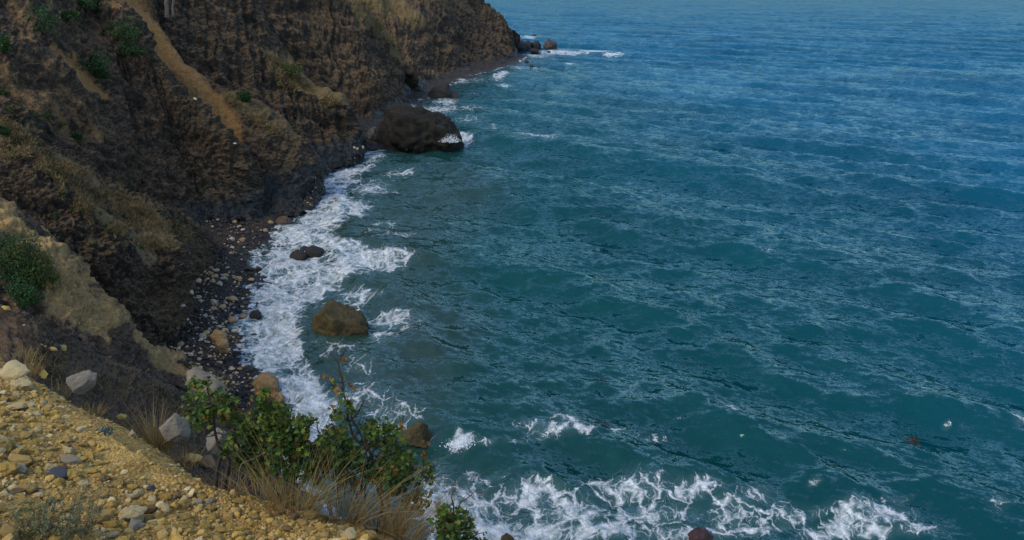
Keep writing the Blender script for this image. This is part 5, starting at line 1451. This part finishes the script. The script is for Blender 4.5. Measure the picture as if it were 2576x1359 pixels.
for k, a in enumerate([
    (105, 66, 40, 36, 'rounded green bush high on the brown slope at the upper left'), (322, 84, 36, 30, 'green bush on the ridge left of the orange gully, upper lobe'), (345, 122, 30, 30, 'dark bush draped down the ridge edge beside the orange gully'),
    (222, 160, 32, 26, 'dark green bush beside the ochre streak on the brown slope'), (250, 188, 20, 20, 'small dark bush below the one beside the ochre streak'), (214, 14, 26, 22, 'green bush on the upper edge left of the orange gully'), (170, 40, 20, 20, 'thin dark bush between two green ones at the upper left'),
    (724, 180, 28, 24, 'dark bush on the grassy shoulder of the middle cliff'), (612, 250, 14, 18, 'narrow dark bush on the rock face right of the orange gully'), (9, 125, 16, 18, 'dark bush cut by the left edge high on the slope'), (8, 336, 10, 16, 'dark bush cut by the left edge above the grassy slope'), (195, 345, 12, 10, 'low bush at the top of the grassy slope'),
    (20, 625, 62, 50, 'large dark green bush at the left edge on the sandy ridge'), (78, 660, 52, 42, 'olive bush on the sandy ridge right of the large dark one'), (20, 690, 56, 44, 'dark green bush below the large one at the left edge'), (92, 705, 40, 34, 'brownish olive bush at the right of the ridge thicket'), (60, 745, 40, 32, 'lowest dark bush of the ridge thicket above the dark earth')]):
    mats = M_BUSH if k not in (13, 15, 7) else [M_BUSH[2], M_BUSH[0], M_BUSH[2]]
    bush(*a, seed=60 + k, mats=mats, n=3200 if k > 11 else 1100)

SMALL = [(9, 233), (44, 264), (31, 277), (79, 288), (103, 305), (116, 291), (154, 312), (55, 346), (72, 360), (181, 342), (195, 358), (41, 401), (120, 421), (120, 401), (34, 442), (140, 438), (264, 425), (308, 452), (188, 452), (267, 495), (325, 471), (353, 492), (178, 529),
         (154, 488), (137, 546), (202, 529), (130, 581), (253, 540), (274, 564), (288, 591), (267, 581), (401, 533), (414, 553), (442, 574), (329, 608), (353, 625), (233, 615), (295, 454)]
small_meshes = []
for k in range(5):
    r = np.random.default_rng(200 + k)
    small_meshes.append(crown(r, 1, 1, .75, 130, .30, M_HERB, 4).mesh('herb', M_HERB))
S_MARKS = [(250, 440, 'the grassy slope top'), (110, 300, 'the slope rock at left'), (300, 560, 'the grassy slope middle'), (440, 560, 'the grassy slope tip'), (340, 620, 'the crag top'), (150, 520, 'the sandy ridge gully'), (50, 420, 'the left picture edge'), (190, 350, 'the low bush')]
small_items = []
for k, (x, y) in enumerate(SMALL):
    p, n = hit(x, y)
    if p is None: continue
    q = random.Random(k).uniform(5.5, 11) / FPX * (p - CAM).length
    o = link('low_shrub', small_meshes[k % 5], cat='shrub', group='small green shrubs dotted over the grassy slope', loc=tuple(p + n * q * .3))
    o.rotation_euler = (0, 0, k * 1.3); o.scale = (q, q, q)
    small_items.append((o, 'green shrub ' + where(x, y, S_MARKS), q))
unique_labels(small_items)

# dry grass that clothes the slopes
def slope_grass():
    r = np.random.default_rng(77)
    polys = [([(-20, 268), (110, 372), (250, 452), (400, 530), (486, 592), (460, 625), (380, 636), (300, 600), (220, 560), (150, 460), (60, 400), (-20, 400)], 5200, .42),
             ([(660, 135), (700, 150), (770, 205), (866, 264), (820, 268), (760, 250), (700, 215)], 1100, .8), ([(575, 238), (640, 275), (745, 362), (700, 345), (600, 285)], 500, .55), ([(905, 0), (935, 15), (1000, 115), (1040, 160), (1010, 150), (950, 80)], 500, 1.3),
             ([(0, 560), (60, 590), (120, 660), (180, 720), (120, 700), (40, 640)], 500, .25), ([(0, 870), (120, 880), (250, 950), (400, 970), (540, 1040), (400, 1040), (240, 990), (60, 940)], 900, .16)]
    m = MB()
    for poly, n, L in polys:
        xs = [p[0] for p in poly]; ys = [p[1] for p in poly]; c = 0
        while c < n:
            x, y = r.uniform(min(xs), max(xs)), r.uniform(min(ys), max(ys))
            if not in_poly(np.array(x), np.array(y), poly): continue
            c += 1
            if noise3(np.array([x * .03, y * .03, .5]), 8) < -.15: continue
            p, nn = hit(x, y)
            if p is None: continue
            b = np.array(p[:])
            for j in range(4):
                d = np.array(nn[:]) * .35 + np.array([0, 0, .5]) + r.normal(size=3) * .35; d /= np.linalg.norm(d)
                l = L * r.uniform(.4, 1.1); s = np.cross(d, r.normal(size=3)); s = s / np.linalg.norm(s) * l * .07
                b2 = b + r.normal(size=3) * np.array([1, 1, .2]) * L * .25
                m.add([b2 - s, b2 + s, b2 + d * l - np.array([0, 0, l * .12])], [[0, 1, 2]], None, int(r.choice(3, p=[.5, .3, .2])))
    link('dry_grass', m.mesh('dry_grass', M_HAY), kind='stuff', label='tufts of dry tan grass over the slopes and ridges', cat='grass')
slope_grass()

# a bleached trunk against the upper cliff
p, n = hit(419, 44)
tr = link('dead_tree', None, label='bleached dead trunk standing at the top edge against the brown cliff', cat='tree', loc=tuple(p))
for nm, pts, ra in (('trunk', [(419, 44), (420, 25), (418, 8), (421, -12), (418, -40)], (.30, .22)), ('limb', [(436, 40), (434, 20), (436, 2), (432, -30)], (.16, .10))):
    Yp = p.y - .8
    m = MB(); P3 = np.array([U(a, b, Yp) for a, b in pts]); m.tube(catmull(P3, 12, 0), np.linspace(ra[0], ra[1], 12), 8)
    link(nm, m.mesh(nm, [rock_mat('bleached_wood_' + nm, (.20, .165, .13), (.14, .11, .085), (.28, .24, .19), 2, .03)] , p), tr)

# drifting weed and spray
M_WEED = [leaf_mat('weed_rust', (.06, .030, .014), (.045, .022, .012), .1), leaf_mat('weed_red', (.035, .016, .016), (.028, .014, .014), .1)]
for x, y, w, lb, mi in ((2295, 1113, 16, 'rust coloured seaweed clump drifting in open water at the lower right', 0), (1524, 1079, 22, 'dark red seaweed clump in the swirl of foam below the middle', 1), (1510, 962, 12, 'small dark weed clump drifting left of the picture middle', 1)):
    p = sea_pt(x, y); q = w / FPX * np.linalg.norm(p - np.array(CAM))
    r = np.random.default_rng(x); m = MB()
    for k in range(60):
        m.add((OVAL_V * np.array([.7, 1, 1]) * q * .55 * r.uniform(.4, 1)) @ rand_rot(r, .75).T + r.normal(size=3) * np.array([.5, .6, .12]) * q, OVAL_F, None, mi)
    link('seaweed', m.mesh('seaweed', M_WEED), label=lb, cat='seaweed', loc=tuple(p + np.array([0, 0, .12])))

m_sp, t_sp, p_sp = new_mat('spray_white'); p_sp.inputs['Base Color'].default_value = (.78, .81, .84, 1); p_sp.inputs['Roughness'].default_value = .8
def spray(name, label, px, py, wpx, hpx, n, seed, Y=None):
    b = sea_pt(px, py) if Y is None else U(px, py, Y)
    r = np.random.default_rng(seed); mpp = np.linalg.norm(b - np.array(CAM)) / FPX; m = MB()
    D, F = ico(1)
    for k in range(n):
        u = r.normal() * .5; hh = abs(r.normal()) * .5 * math.exp(-u * u * .8)
        q = np.array([u * wpx * mpp, r.normal() * wpx * .4 * mpp, hh * hpx * mpp])
        m.add(D * mpp * wpx * .07 * r.uniform(.15, 1) * (1.1 - min(1, hh)) * np.array([1, 1, .8]) + q, F)
    link(name, m.mesh(name, [m_sp]), label=label, cat='spray', kind='stuff', loc=tuple(b))
spray('splash', 'white splash of a wave against the tip of the huge dark boulder', 1134, 357, 20, 26, 500, 3, seaY(372) - 2)
spray('splash', 'white crest splash of a small breaker right of the weedy rock', 1150, 1124, 26, 30, 500, 4)
